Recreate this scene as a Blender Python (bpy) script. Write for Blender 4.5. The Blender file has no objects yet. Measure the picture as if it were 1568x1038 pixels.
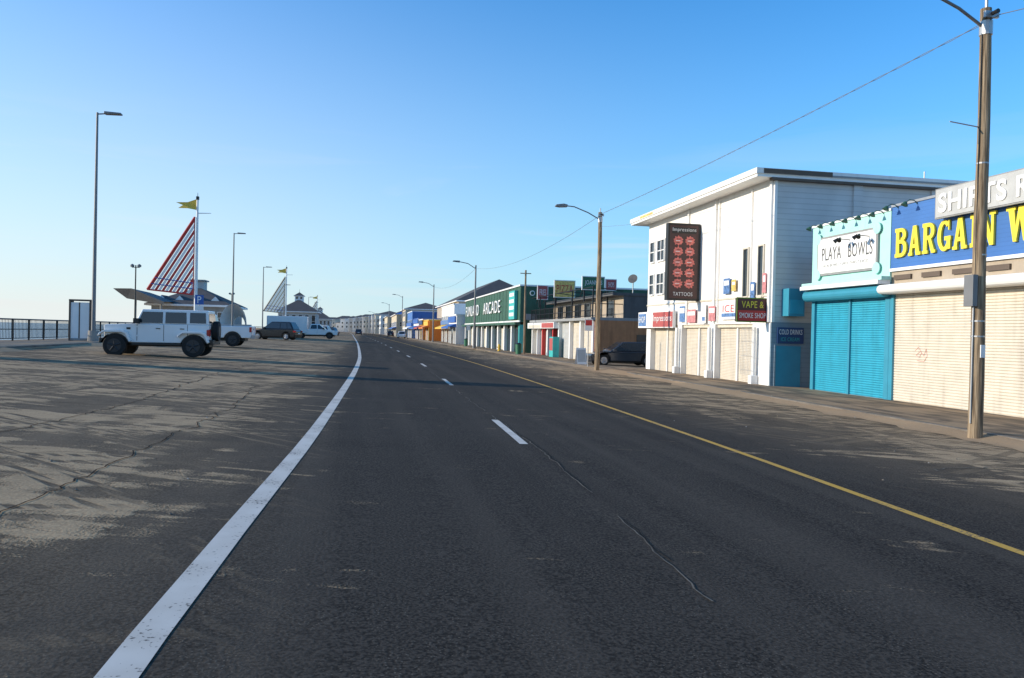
import bpy, math, random
from mathutils import Matrix, Vector, noise as mn
random.seed(7)
sc=bpy.context.scene
sc.view_settings.view_transform='Standard'
R=math.radians
# ------------------------------------------------------------ materials
def newmat(name):
    m=bpy.data.materials.new(name); m.use_nodes=True
    nt=m.node_tree; return m,nt,nt.nodes,nt.links,nt.nodes['Principled BSDF']
def rgb(c): return (c[0],c[1],c[2],1)
def mat(name,col,rough=.6,metal=0,var=.12,scale=2.5,bump=0,streak=0.0,spec=.5):
    m,nt,N,L,P=newmat(name)
    g=N.new('ShaderNodeNewGeometry')
    n=N.new('ShaderNodeTexNoise'); n.inputs['Scale'].default_value=scale; n.inputs['Detail'].default_value=6
    L.new(g.outputs['Position'],n.inputs['Vector'])
    r=N.new('ShaderNodeMapRange'); r.inputs['From Min'].default_value=.3; r.inputs['From Max'].default_value=.7
    r.inputs['To Min'].default_value=1-var; r.inputs['To Max'].default_value=1+var*.5
    L.new(n.outputs['Fac'],r.inputs['Value'])
    val=r.outputs['Result']
    if streak:
        mp=N.new('ShaderNodeMapping'); mp.inputs['Scale'].default_value=(3,3,.25)
        L.new(g.outputs['Position'],mp.inputs['Vector'])
        n2=N.new('ShaderNodeTexNoise'); n2.inputs['Scale'].default_value=1.5; n2.inputs['Detail'].default_value=5
        L.new(mp.outputs[0],n2.inputs['Vector'])
        r2=N.new('ShaderNodeMapRange'); r2.inputs['From Min'].default_value=.5; r2.inputs['From Max'].default_value=.75
        r2.inputs['To Min'].default_value=1; r2.inputs['To Max'].default_value=1-streak
        L.new(n2.outputs['Fac'],r2.inputs['Value'])
        mu=N.new('ShaderNodeMath'); mu.operation='MULTIPLY'; L.new(val,mu.inputs[0]); L.new(r2.outputs['Result'],mu.inputs[1]); val=mu.outputs[0]
    v=N.new('ShaderNodeVectorMath'); v.operation='SCALE'; v.inputs[0].default_value=col[:3]
    L.new(val,v.inputs['Scale']); L.new(v.outputs[0],P.inputs['Base Color'])
    P.inputs['Roughness'].default_value=rough; P.inputs['Metallic'].default_value=metal
    P.inputs['Specular IOR Level'].default_value=spec
    if bump:
        b=N.new('ShaderNodeBump'); b.inputs['Strength'].default_value=bump; b.inputs['Distance'].default_value=.02
        n3=N.new('ShaderNodeTexNoise'); n3.inputs['Scale'].default_value=scale*8; L.new(g.outputs['Position'],n3.inputs['Vector'])
        L.new(n3.outputs['Fac'],b.inputs['Height']); L.new(b.outputs[0],P.inputs['Normal'])
    return m
def lined(name,col,pitch,rough=.6,dark=.75,streak=True):
    m,nt,N,L,P=newmat(name)
    g=N.new('ShaderNodeNewGeometry'); s=N.new('ShaderNodeSeparateXYZ'); L.new(g.outputs['Position'],s.inputs[0])
    a=N.new('ShaderNodeMath'); a.operation='DIVIDE'; a.inputs[1].default_value=pitch; L.new(s.outputs['Z'],a.inputs[0])
    f=N.new('ShaderNodeMath'); f.operation='FRACT'; L.new(a.outputs[0],f.inputs[0])
    r=N.new('ShaderNodeMapRange'); r.inputs['From Min'].default_value=.8; r.inputs['From Max'].default_value=.98
    r.inputs['To Min'].default_value=1; r.inputs['To Max'].default_value=dark; L.new(f.outputs[0],r.inputs['Value'])
    n=N.new('ShaderNodeTexNoise'); n.inputs['Scale'].default_value=.8; n.inputs['Detail'].default_value=6; L.new(g.outputs['Position'],n.inputs['Vector'])
    r2=N.new('ShaderNodeMapRange'); r2.inputs['From Min'].default_value=.3; r2.inputs['From Max'].default_value=.7
    r2.inputs['To Min'].default_value=.86; r2.inputs['To Max'].default_value=1.05; L.new(n.outputs['Fac'],r2.inputs['Value'])
    mu=N.new('ShaderNodeMath'); mu.operation='MULTIPLY'; L.new(r.outputs['Result'],mu.inputs[0]); L.new(r2.outputs['Result'],mu.inputs[1])
    v=N.new('ShaderNodeVectorMath'); v.operation='SCALE'; v.inputs[0].default_value=col[:3]; L.new(mu.outputs[0],v.inputs['Scale'])
    L.new(v.outputs[0],P.inputs['Base Color']); P.inputs['Roughness'].default_value=rough
    b=N.new('ShaderNodeBump'); b.inputs['Strength'].default_value=.5; b.inputs['Distance'].default_value=.02; L.new(f.outputs[0],b.inputs['Height']); L.new(b.outputs[0],P.inputs['Normal'])
    return m
def brickmat(name,c1,c2,mortar):
    m,nt,N,L,P=newmat(name)
    g=N.new('ShaderNodeNewGeometry'); s=N.new('ShaderNodeSeparateXYZ'); L.new(g.outputs['Position'],s.inputs[0])
    ad=N.new('ShaderNodeMath'); ad.operation='ADD'; L.new(s.outputs['X'],ad.inputs[0]); L.new(s.outputs['Y'],ad.inputs[1])
    c=N.new('ShaderNodeCombineXYZ'); L.new(ad.outputs[0],c.inputs['X']); L.new(s.outputs['Z'],c.inputs['Y'])
    b=N.new('ShaderNodeTexBrick'); b.inputs['Scale'].default_value=1; b.inputs['Brick Width'].default_value=.4; b.inputs['Row Height'].default_value=.2
    b.inputs['Mortar Size'].default_value=.012; b.inputs['Color1'].default_value=rgb(c1); b.inputs['Color2'].default_value=rgb(c2); b.inputs['Mortar'].default_value=rgb(mortar)
    L.new(c.outputs[0],b.inputs['Vector']); L.new(b.outputs['Color'],P.inputs['Base Color']); P.inputs['Roughness'].default_value=.85
    return m
M={}
M['white']=mat('white_paint',(.84,.81,.76),.6,var=.06,streak=.10)
M['whiteclean']=mat('white_trim',(.82,.81,.78),.5,var=.05)
M['cream']=mat('cream_paint',(.64,.58,.47),.6,var=.08,streak=.15)
M['shutcream']=mat('shutter_cream',(.68,.61,.50),.45,var=.08,streak=.20)
M['teal']=mat('shutter_teal',(.035,.36,.50),.4,var=.10,streak=.2)
M['tealbox']=mat('teal_metal',(.04,.27,.38),.4,var=.08)
M['mint']=mat('mint_paint',(.42,.74,.66),.6,var=.06,streak=.12)
M['blue']=lined('blue_boards',(.06,.18,.47),.12,.5,dark=.85)
M['yellow']=mat('yellow_letters',(.85,.68,.05),.5,var=.05)
M['siding']=lined('pale_siding',(.60,.60,.59),.22)
M['bluegray']=lined('bluegray_siding',(.22,.30,.36),.2)
M['gray']=mat('gray_paint',(.3,.30,.29),.7,streak=.2)
M['dgray']=mat('dark_gray_cladding',(.10,.10,.10),.7,streak=.2)
M['brown']=mat('brown_trim',(.12,.085,.06),.7)
M['rust']=mat('rust_brown_wall',(.44,.20,.09),.8,streak=.25)
M['brick']=brickmat('brick',(.34,.15,.08),(.27,.11,.06),(.3,.26,.2))
M['black']=mat('black_metal',(.014,.013,.012),.45,var=.1)
M['maroon']=mat('maroon_panel',(.10,.025,.025),.5)
M['signbrown']=mat('sign_brown',(.075,.028,.025),.45,var=.3,scale=4)
M['emblem']=mat('sign_emblem_red',(.80,.20,.16),.5,var=.3,scale=9)
M['scrawl']=mat('spray_paint_pink',(.62,.28,.22),.5)
M['red']=mat('red_paint',(.55,.035,.03),.5)
M['redsoft']=mat('faded_red',(.45,.09,.08),.6)
M['green']=mat('dark_green_paint',(.03,.10,.06),.6,var=.15,streak=.15)
M['green2']=mat('sign_green',(.03,.16,.08),.5)
M['olive']=mat('olive_sign',(.20,.28,.03),.5)
M['turq']=mat('turquoise_sign',(.05,.45,.42),.5)
M['orange']=mat('orange_paint',(.75,.22,.03),.6)
M['yel2']=mat('yellow_paint',(.75,.48,.06),.6)
M['navy']=mat('navy_paint',(.02,.06,.17),.5)
M['royal']=mat('royal_blue_roof',(.03,.12,.40),.5)
M['roofgray']=lined('gray_shingles',(.085,.08,.08),.2,.9,dark=.7)
M['beige']=mat('beige_wall',(.58,.49,.35),.7,streak=.1)
M['tan']=mat('tan_wall',(.42,.34,.25),.7,streak=.1)
M['palegray']=mat('pale_gray_wall',(.48,.48,.46),.7,streak=.1)
M['steel']=mat('galvanised_steel',(.42,.42,.42),.45,metal=.6)
M['lampgray']=mat('gray_lamp_metal',(.20,.20,.20),.5,metal=.2)
M['pink']=mat('poster_pink',(.65,.25,.25),.5,var=.4,scale=6)
M['posterblue']=mat('poster_blue',(.12,.24,.48),.5,var=.6,scale=7)
M['postery']=mat('poster_yellow',(.8,.55,.15),.5,var=.4,scale=6)
M['concrete']=mat('concrete',(.30,.28,.25),.9,bump=.3,scale=1.5)
def woodm():
    m,nt,N,L,P=newmat('weathered_wood')
    g=N.new('ShaderNodeNewGeometry'); mp=N.new('ShaderNodeMapping'); mp.inputs['Scale'].default_value=(14,14,.8); L.new(g.outputs['Position'],mp.inputs['Vector'])
    n=N.new('ShaderNodeTexNoise'); n.inputs['Scale'].default_value=2; n.inputs['Detail'].default_value=8; L.new(mp.outputs[0],n.inputs['Vector'])
    c=N.new('ShaderNodeValToRGB'); c.color_ramp.elements[0].position=.35; c.color_ramp.elements[0].color=(.12,.085,.055,1); c.color_ramp.elements[1].position=.68; c.color_ramp.elements[1].color=(.42,.32,.21,1)
    L.new(n.outputs['Fac'],c.inputs[0]); L.new(c.outputs[0],P.inputs['Base Color']); P.inputs['Roughness'].default_value=.95; P.inputs['Specular IOR Level'].default_value=.15
    b=N.new('ShaderNodeBump'); b.inputs['Strength'].default_value=.6; b.inputs['Distance'].default_value=.01; L.new(n.outputs['Fac'],b.inputs['Height']); L.new(b.outputs[0],P.inputs['Normal'])
    return m
M['wood']=woodm()
M['glass']=mat('dark_glass',(.02,.025,.03),.08,var=.2,spec=.8)
M['carwhite']=mat('white_car_paint',(.80,.79,.77),.25,var=.02,spec=.6)
M['carblack']=mat('black_car_paint',(.012,.012,.014),.2,var=.05,spec=.6)
M['cargray']=mat('gray_car_paint',(.035,.04,.05),.2,var=.05,spec=.7)
M['tyre']=mat('tyre_rubber',(.016,.015,.014),.85)
M['rim']=mat('dark_rim',(.022,.022,.024),.45)
M['alloy']=mat('alloy_rim',(.4,.4,.42),.35,metal=.8)
M['taillight']=mat('red_lens',(.45,.01,.01),.2)
M['lens']=mat('clear_lens',(.7,.7,.68),.15)
# ground materials -------------------------------------------------
def mapr(N,L,src,a,b,c,d,smooth=False):
    r=N.new('ShaderNodeMapRange')
    if smooth: r.interpolation_type='SMOOTHSTEP'
    for k,v in zip(('From Min','From Max','To Min','To Max'),(a,b,c,d)):
        if isinstance(v,(int,float)): r.inputs[k].default_value=v
        else: L.new(v,r.inputs[k])
    L.new(src,r.inputs['Value']); return r.outputs['Result']
def math2(N,L,op,a,b,clamp=False):
    n=N.new('ShaderNodeMath'); n.operation=op; n.use_clamp=clamp
    for i,x in enumerate((a,b)):
        if x is None: continue
        if isinstance(x,(int,float)): n.inputs[i].default_value=x
        else: L.new(x,n.inputs[i])
    return n.outputs[0]
def noise(N,L,vec,scale,detail=5,dist=0,mscale=None,rot=0):
    if mscale:
        if rot:
            mr=N.new('ShaderNodeMapping'); mr.inputs['Rotation'].default_value=(0,0,rot); L.new(vec,mr.inputs['Vector']); vec=mr.outputs[0]
        mp=N.new('ShaderNodeMapping'); mp.inputs['Scale'].default_value=mscale; L.new(vec,mp.inputs['Vector']); vec=mp.outputs[0]
    n=N.new('ShaderNodeTexNoise'); n.inputs['Scale'].default_value=scale; n.inputs['Detail'].default_value=detail; n.inputs['Distortion'].default_value=dist
    L.new(vec,n.inputs['Vector']); return n.outputs['Fac']
def mixc(N,L,f,a,b):
    x=N.new('ShaderNodeMix'); x.data_type='RGBA'
    if isinstance(f,(int,float)): x.inputs[0].default_value=f
    else: L.new(f,x.inputs[0])
    for i,c in ((6,a),(7,b)):
        if isinstance(c,tuple): x.inputs[i].default_value=rgb(c)
        else: L.new(c,x.inputs[i])
    return x.outputs[2]
def mixv(N,L,f,a,b):
    x=N.new('ShaderNodeMix'); x.data_type='FLOAT'; L.new(f,x.inputs[0]); L.new(a,x.inputs[2]); L.new(b,x.inputs[3]); return x.outputs[0]
def asphaltmat():
    m,nt,N,L,P=newmat('asphalt_with_blown_sand')
    g=N.new('ShaderNodeNewGeometry'); pos=g.outputs['Position']
    s=N.new('ShaderNodeSeparateXYZ'); L.new(pos,s.inputs[0]); X=s.outputs['X']; Y=s.outputs['Y']
    fine=noise(N,L,pos,48,4); mid=noise(N,L,pos,2.2,7); big=noise(N,L,pos,.22,5,.5)
    col=mixc(N,L,mapr(N,L,fine,.38,.62,0,1),(.016,.0135,.011),(.070,.058,.046))
    vo=N.new('ShaderNodeTexVoronoi'); vo.inputs['Scale'].default_value=42; L.new(pos,vo.inputs['Vector'])
    sp=mapr(N,L,vo.outputs['Distance'],.14,.26,1,0)
    sp=math2(N,L,'MULTIPLY',sp,mapr(N,L,mid,.4,.6,.2,1))
    col=mixc(N,L,math2(N,L,'MULTIPLY',sp,.65),col,(.20,.17,.13))
    col=mixc(N,L,mapr(N,L,big,.4,.65,0,.3),col,(.080,.067,.053))
    lon=noise(N,L,pos,1,5,.3,(1.6,.05,1))
    col=mixc(N,L,mapr(N,L,lon,.46,.68,0,.30),col,(.115,.094,.072))
    # sand mask
    left=mapr(N,L,X,0.0,-2.7,0,1,True)
    nearfade=mapr(N,L,Y,2.5,8,.55,1,True); left=math2(N,L,'MULTIPLY',left,nearfade)
    right=mapr(N,L,X,5.4,9.8,0,.93,True)
    bias=math2(N,L,'MAXIMUM',left,right)
    wind=noise(N,L,pos,1,8,1.6,(.50,2.1,1),.30)
    wind2=noise(N,L,pos,1,6,.9,(.13,.55,1),-.12)
    lon2=noise(N,L,pos,1,7,1.0,(1.6,.18,1),.15)
    mixn=math2(N,L,'ADD',math2(N,L,'MULTIPLY',wind,.44),math2(N,L,'ADD',math2(N,L,'MULTIPLY',wind2,.32),math2(N,L,'MULTIPLY',lon2,.24)))
    mixn=math2(N,L,'ADD',mixn,math2(N,L,'MULTIPLY',math2(N,L,'SUBTRACT',fine,.5),.10))
    th=mapr(N,L,bias,0,1,.60,.452)
    df=math2(N,L,'SUBTRACT',mixn,th)
    sand=mapr(N,L,df,-.012,.075,0,.95,True)
    dust=math2(N,L,'MULTIPLY',bias,mapr(N,L,mid,.3,.7,.12,.36))
    # tyre tracks: curved bands with tread
    mp=N.new('ShaderNodeMapping'); mp.inputs['Location'].default_value=(16,2,0); L.new(pos,mp.inputs['Vector'])
    wv=N.new('ShaderNodeTexWave'); wv.wave_type='RINGS'; wv.rings_direction='Z'; wv.inputs['Scale'].default_value=.2; wv.inputs['Distortion'].default_value=3.0; wv.inputs['Detail'].default_value=1; wv.inputs['Detail Scale'].default_value=.3
    L.new(mp.outputs[0],wv.inputs['Vector'])
    trk=math2(N,L,'MULTIPLY',mapr(N,L,wv.outputs['Fac'],.80,.84,0,1,True),mapr(N,L,wv.outputs['Fac'],.95,.98,1,0,True))
    mp2=N.new('ShaderNodeMapping'); mp2.inputs['Location'].default_value=(5,-34,0); L.new(pos,mp2.inputs['Vector'])
    wv2=N.new('ShaderNodeTexWave'); wv2.wave_type='RINGS'; wv2.rings_direction='Z'; wv2.inputs['Scale'].default_value=.13; wv2.inputs['Distortion'].default_value=2.0; wv2.inputs['Detail'].default_value=1; wv2.inputs['Detail Scale'].default_value=.2
    L.new(mp2.outputs[0],wv2.inputs['Vector'])
    trk2=math2(N,L,'MULTIPLY',mapr(N,L,wv2.outputs['Fac'],.86,.90,0,1,True),mapr(N,L,wv2.outputs['Fac'],.97,.99,1,0,True))
    trk=math2(N,L,'MAXIMUM',trk,trk2)
    tread=N.new('ShaderNodeTexWave'); tread.inputs['Scale'].default_value=3.0; tread.bands_direction='DIAGONAL'; tread.inputs['Distortion'].default_value=.6; L.new(pos,tread.inputs['Vector'])
    trt=mapr(N,L,tread.outputs['Fac'],.3,.6,.1,1)
    patch=mapr(N,L,noise(N,L,pos,.35,3),.42,.52,0,1,True)
    trk=math2(N,L,'MULTIPLY',math2(N,L,'MULTIPLY',trk,trt),patch)
    trk=math2(N,L,'MULTIPLY',trk,bias)
    fac=math2(N,L,'MAXIMUM',sand,dust)
    fac=mixv(N,L,math2(N,L,'MULTIPLY',trk,.75),fac,math2(N,L,'SUBTRACT',.85,fac))
    scol=mixc(N,L,mapr(N,L,fine,.3,.7,0,1),(.34,.235,.135),(.56,.40,.235))
    scol=mixc(N,L,mapr(N,L,mid,.35,.65,0,.45),scol,(.26,.185,.11))
    rip=N.new('ShaderNodeTexWave'); rip.bands_direction='Y'; rip.inputs['Scale'].default_value=2.2; rip.inputs['Distortion'].default_value=6; rip.inputs['Detail'].default_value=3; L.new(pos,rip.inputs['Vector'])
    col=mixc(N,L,fac,col,scol)
    L.new(col,P.inputs['Base Color'])
    P.inputs['Roughness'].default_value=.95; P.inputs['Specular IOR Level'].default_value=.1
    b=N.new('ShaderNodeBump'); b.inputs['Strength'].default_value=.6; b.inputs['Distance'].default_value=.006; L.new(fine,b.inputs['Height'])
    b2=N.new('ShaderNodeBump'); b2.inputs['Strength'].default_value=.4; b2.inputs['Distance'].default_value=.02
    L.new(math2(N,L,'MULTIPLY',fac,mapr(N,L,rip.outputs['Fac'],0,1,.7,1.1)),b2.inputs['Height']); L.new(b.outputs[0],b2.inputs['Normal'])
    L.new(b2.outputs[0],P.inputs['Normal'])
    return m
M['asphalt']=asphaltmat()
def paintmat(name,c,wear,dust=.3):
    m,nt,N,L,P=newmat(name)
    g=N.new('ShaderNodeNewGeometry'); pos=g.outputs['Position']
    a=noise(N,L,pos,38,5); b=noise(N,L,pos,2.2,5)
    f=math2(N,L,'ADD',math2(N,L,'MULTIPLY',a,.6),math2(N,L,'MULTIPLY',b,.4))
    col2=mixc(N,L,mapr(N,L,b,.35,.7,0,dust),c,(.34,.28,.21))
    col=mixc(N,L,mapr(N,L,f,wear,wear+.05,0,.9),col2,(.07,.058,.045))
    L.new(col,P.inputs['Base Color']); P.inputs['Roughness'].default_value=.75
    return m
M['linewhite']=paintmat('road_paint_white',(.64,.59,.51),.572,.4)
M['lineyellow']=paintmat('road_paint_yellow',(.62,.34,.03),.56,.15)
def walkmat(name,base,sandamt):
    m,nt,N,L,P=newmat(name)
    g=N.new('ShaderNodeNewGeometry'); pos=g.outputs['Position']
    a=noise(N,L,pos,.6,8,.8); b=noise(N,L,pos,40,4); c=noise(N,L,pos,1,7,1.0,(1.2,.25,1))
    col=mixc(N,L,mapr(N,L,b,.3,.7,0,1),tuple(x*.8 for x in base),tuple(x*1.2 for x in base))
    col=mixc(N,L,mapr(N,L,math2(N,L,'ADD',math2(N,L,'MULTIPLY',a,.5),math2(N,L,'MULTIPLY',c,.5)),.5-sandamt*.2,.62-sandamt*.2,0,.85),col,(.38,.27,.165))
    L.new(col,P.inputs['Base Color']); P.inputs['Roughness'].default_value=.95; P.inputs['Specular IOR Level'].default_value=.1
    bb=N.new('ShaderNodeBump'); bb.inputs['Strength'].default_value=.5; bb.inputs['Distance'].default_value=.015; L.new(b,bb.inputs['Height']); L.new(bb.outputs[0],P.inputs['Normal'])
    return m
M['walk']=walkmat('sandy_sidewalk',(.14,.11,.08),.34)
M['prom']=walkmat('promenade_concrete',(.24,.20,.155),.2)
M['sandg']=walkmat('beach_sand',(.36,.29,.20),.6)
M['drift']=walkmat('drifted_sand',(.36,.25,.15),.3)
M['kerb']=mat('kerb_stone',(.17,.145,.115),.9,bump=.3,var=.35)
M['crack']=mat('crack_seal',(.018,.015,.012),.9,var=.4,spec=.1)
M['crackdust']=mat('dusty_crack',(.17,.14,.10),.9,var=.7,scale=5)
m,nt,N,L,P=newmat('sea_water'); P.inputs['Base Color'].default_value=(.03,.07,.10,1); P.inputs['Roughness'].default_value=.25
g=N.new('ShaderNodeNewGeometry'); bn=noise(N,L,g.outputs['Position'],.4,6,.5,(1,.3,1)); b=N.new('ShaderNodeBump'); b.inputs['Strength'].default_value=.6; b.inputs['Distance'].default_value=.5; L.new(bn,b.inputs['Height']); L.new(b.outputs[0],P.inputs['Normal'])
M['sea']=m
# ------------------------------------------------------------ builders
class B:
    def __init__(s): s.v=[]; s.f=[]; s.m=[]; s.mats=[]
    def mi(s,k):
        if k not in s.mats: s.mats.append(k)
        return s.mats.index(k)
    def add(s,vs,fs,k):
        o=len(s.v); s.v+=[tuple(v) for v in vs]; i=s.mi(k)
        for f in fs: s.f.append(tuple(o+j for j in f)); s.m.append(i)
    def box(s,x0,x1,y0,y1,z0,z1,k):
        if x0>x1:x0,x1=x1,x0
        if y0>y1:y0,y1=y1,y0
        if z0>z1:z0,z1=z1,z0
        s.add([(x0,y0,z0),(x1,y0,z0),(x1,y1,z0),(x0,y1,z0),(x0,y0,z1),(x1,y0,z1),(x1,y1,z1),(x0,y1,z1)],
              [(3,2,1,0),(4,5,6,7),(0,1,5,4),(1,2,6,5),(2,3,7,6),(3,0,4,7)],k)
    def cyl(s,p0,p1,r0,r1=None,n=12,k='black'):
        if r1 is None:r1=r0
        p0=Vector(p0);p1=Vector(p1);d=(p1-p0).normalized()
        a=d.orthogonal().normalized(); b=d.cross(a)
        vs=[];
        for p,r in((p0,r0),(p1,r1)):
            for i in range(n):
                t=2*math.pi*i/n; vs.append(p+a*r*math.cos(t)+b*r*math.sin(t))
        fs=[(i,(i+1)%n,n+(i+1)%n,n+i) for i in range(n)]+[tuple(range(n-1,-1,-1)),tuple(range(n,2*n))]
        s.add(vs,fs,k)
    def poly(s,pts,k): s.add(pts,[tuple(range(len(pts)))],k)
    def prism(s,pts,y0,y1,k):
        n=len(pts); vs=[(x,y0,z) for x,z in pts]+[(x,y1,z) for x,z in pts]
        fs=[tuple(range(n)),tuple(range(2*n-1,n-1,-1))]+[(i,n+i,n+(i+1)%n,(i+1)%n) for i in range(n)]
        s.add(vs,fs,k)
    def build(s,name,parent=None,bevel=0,smooth=False,seg=2):
        me=bpy.data.meshes.new(name); me.from_pydata(s.v,[],s.f); me.update()
        for k in s.mats: me.materials.append(M[k])
        for p,i in zip(me.polygons,s.m): p.material_index=i
        if smooth:
            for p in me.polygons: p.use_smooth=True
        o=bpy.data.objects.new(name,me); sc.collection.objects.link(o)
        if parent: o.parent=parent
        if bevel:
            md=o.modifiers.new('bevel','BEVEL'); md.width=bevel; md.segments=seg; md.limit_method='ANGLE'; md.angle_limit=R(38)
            for p in me.polygons: p.use_smooth=True
            w=o.modifiers.new('wn','WEIGHTED_NORMAL'); w.keep_sharp=True
        return o
def empty(name,loc=(0,0,0),rz=0):
    e=bpy.data.objects.new(name,None); e.empty_display_size=.3; e.location=loc; e.rotation_euler=(0,0,rz); sc.collection.objects.link(e); return e
def text(parent,txt,face,pos,u0,u1,z0,z1,k,ext=.02,name='lettering',bold=0.0,shear=0):
    cu=bpy.data.curves.new(name,'FONT'); cu.body=txt; cu.extrude=ext; cu.offset=bold; cu.align_x='CENTER'; cu.align_y='CENTER'; cu.shear=shear; cu.space_character=1.08
    o=bpy.data.objects.new(name,cu); sc.collection.objects.link(o); cu.materials.append(M[k])
    bpy.context.view_layer.update(); dx,dy=o.dimensions.x,o.dimensions.y
    sx=abs(u1-u0)/max(dx,.01); sy=abs(z1-z0)/max(dy,.01)
    bb=[Vector(c) for c in o.bound_box]; cx=(min(c.x for c in bb)+max(c.x for c in bb))/2; cy=(min(c.y for c in bb)+max(c.y for c in bb))/2
    if face=='W': rot=Matrix(((0,0,-1,0),(-1,0,0,0),(0,1,0,0),(0,0,0,1))); loc=Vector((pos,(u0+u1)/2,(z0+z1)/2))
    else: rot=Matrix(((1,0,0,0),(0,0,-1,0),(0,1,0,0),(0,0,0,1))); loc=Vector(((u0+u1)/2,pos,(z0+z1)/2))
    o.matrix_world=Matrix.Translation(loc)@rot@Matrix.Diagonal((sx,sy,1,1))@Matrix.Translation((-cx,-cy,0))
    if parent:
        o.parent=parent; o.matrix_parent_inverse=parent.matrix_world.inverted()
    return o
def sgn_letters(parent,txt,X,y_left,y_right,z0,z1,k,ext=.06):
    S=.27; T=.13
    def rect(a,b,c,d): return [(a,c),(b,c),(b,d),(a,d)]
    def arc(cx,cy,rx,ry,t0,t1,wx,wy,n=10):
        out=[];inn=[]
        for i in range(n+1):
            t=R(t0+(t1-t0)*i/n); out.append((cx+rx*math.cos(t),cy+ry*math.sin(t))); inn.append((cx+(rx-wx)*math.cos(t),cy+(ry-wy)*math.sin(t)))
        return [[out[i],out[i+1],inn[i+1],inn[i]] for i in range(n)]
    G={
    'B':[rect(.08,.08+S,0,1),rect(0,.5,0,T),rect(0,.5,1-T,1),rect(.3,.5,.47,.47+T)]+arc(.5,.765,.42,.235,-90,90,S,T)+arc(.5,.30,.5,.30,-90,90,S,T),
    'A':[[(.02+.05,0),(.27,0),(.58,1),(.36,1)],[(.62,0),(.93,0),(.64,1),(.42,1)],rect(.25,.72,.25,.25+T),rect(0,.34,0,T*.8),rect(.66,1,0,T*.8)],
    'R':[rect(.08,.08+S,0,1),rect(0,.43,0,T*.8),rect(0,.5,1-T,1),rect(.3,.5,.45,.45+T),[(.42,.5),(.66,.5),(1,0),(.72,0)],rect(.68,1,0,T*.8)]+arc(.5,.725,.43,.275,-90,90,S,T),
    'G':arc(.52,.5,.5,.5,45,315,S,T,16)+[rect(.55,1,.34,.34+T),rect(.70,.70+S*.95,.06,.45),rect(.80,.88,.66,.98)],
    'I':[rect(.32,.68,0,1),rect(.12,.88,0,T),rect(.12,.88,1-T,1)],
    'N':[rect(.1,.28,0,1),rect(.74,.90,0,1),[(.04,1),(.36,1),(.92,0),(.66,0)],rect(0,.40,0,T*.8),rect(.62,1,1-T*.8,1)],
    'W':[[(.02,1),(.26,1),(.38,0),(.24,0)],[(.24,0),(.36,0),(.56,1),(.44,1)],[(.42,1),(.64,1),(.78,0),(.64,0)],[(.64,0),(.76,0),(.96,1),(.86,1)],rect(-.04,.32,1-T*.8,1),rect(.76,1.04,1-T*.8,1)],
    'O':arc(.5,.5,.5,.5,0,360,S,T,20),
    'L':[rect(.1,.1+S,0,1),rect(0,.5,1-T*.8,1),rect(0,.95,0,T),rect(.84,.95,0,.36)],
    'D':[rect(.08,.08+S,0,1),rect(0,.5,0,T),rect(0,.5,1-T,1)]+arc(.48,.5,.52,.5,-90,90,S,T,12)}
    wd={'I':.55,'W':1.35,'L':.9}
    tot=sum(wd.get(c,1) for c in txt)+.13*(len(txt)-1); u=(y_left-y_right)/tot; y=y_left
    b=B(); j=0
    for c in txt:
        w=wd.get(c,1)*u
        for q in G[c]:
            j+=1; d=ext+.0013*(j%7); n=len(q)
            pts=[(y-px*w,z0+pz*(z1-z0)) for px,pz in q]
            vs=[(X-d,a,c2) for a,c2 in pts]+[(X,a,c2) for a,c2 in pts]
            b.add(vs,[tuple(range(n))]+[(i,(i+1)%n,n+(i+1)%n,n+i) for i in range(n)],k)
        y-=w+.13*u
    return b.build('block_letters',parent)
def fb(b,face,pos,u0,u1,z0,z1,d,k,d0=-.02):
    if face=='W': b.box(pos-d,pos-d0,u0,u1,z0,z1,k)
    else: b.box(u0,u1,pos-d,pos-d0,z0,z1,k)
def window(b,face,pos,u0,u1,z0,z1,fr='whiteclean',t=.06,mull=True,gl='glass'):
    fb(b,face,pos,u0,u1,z0,z1,.012,gl)
    u0,u1=min(u0,u1),max(u0,u1)
    fb(b,face,pos,u0-t,u0,z0-t,z1+t,.07,fr); fb(b,face,pos,u1,u1+t,z0-t,z1+t,.07,fr)
    fb(b,face,pos,u0,u1,z1,z1+t,.068,fr); fb(b,face,pos,u0,u1,z0-t*1.3,z0,.10,fr)
    if mull: fb(b,face,pos,u0,u1,(z0+z1)/2-.025,(z0+z1)/2+.025,.045,fr)
def shutter(parent,face,pos,u0,u1,z0,z1,k,pitch=.085,depth=.03,name='roller_shutter'):
    b=B(); n=int((z1-z0)/pitch); rows=[]
    for i in range(n):
        z=z0+i*(z1-z0)/n; dz=(z1-z0)/n
        rows+=[(z,0),(z+dz*.15,depth),(z+dz*.85,depth),(z+dz*.999,0)]
    vs=[]
    for z,d in rows:
        for u in (u0,u1):
            vs.append((pos-d,u,z) if face=='W' else (u,pos-d,z))
    fs=[(2*i,2*i+1,2*i+3,2*i+2) for i in range(len(rows)-1)]
    b.add(vs,fs,k)
    fb(b,face,pos,u0+.01,u1-.01,z0-.02,z0+.06,depth+.02,'steel')
    return b.build(name,parent)
KT=[(-200,-.6),(-50,-.6),(0,-.55),(4,-.5),(12,-.2),(30,.15),(46,.18),(90,-.42),(130,-1.2),(168,-2.0),(259,-3.9),(400,-8.8),(500,-17),(600,-31),(800,-75),(1000,-140),(6000,-140)]
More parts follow.
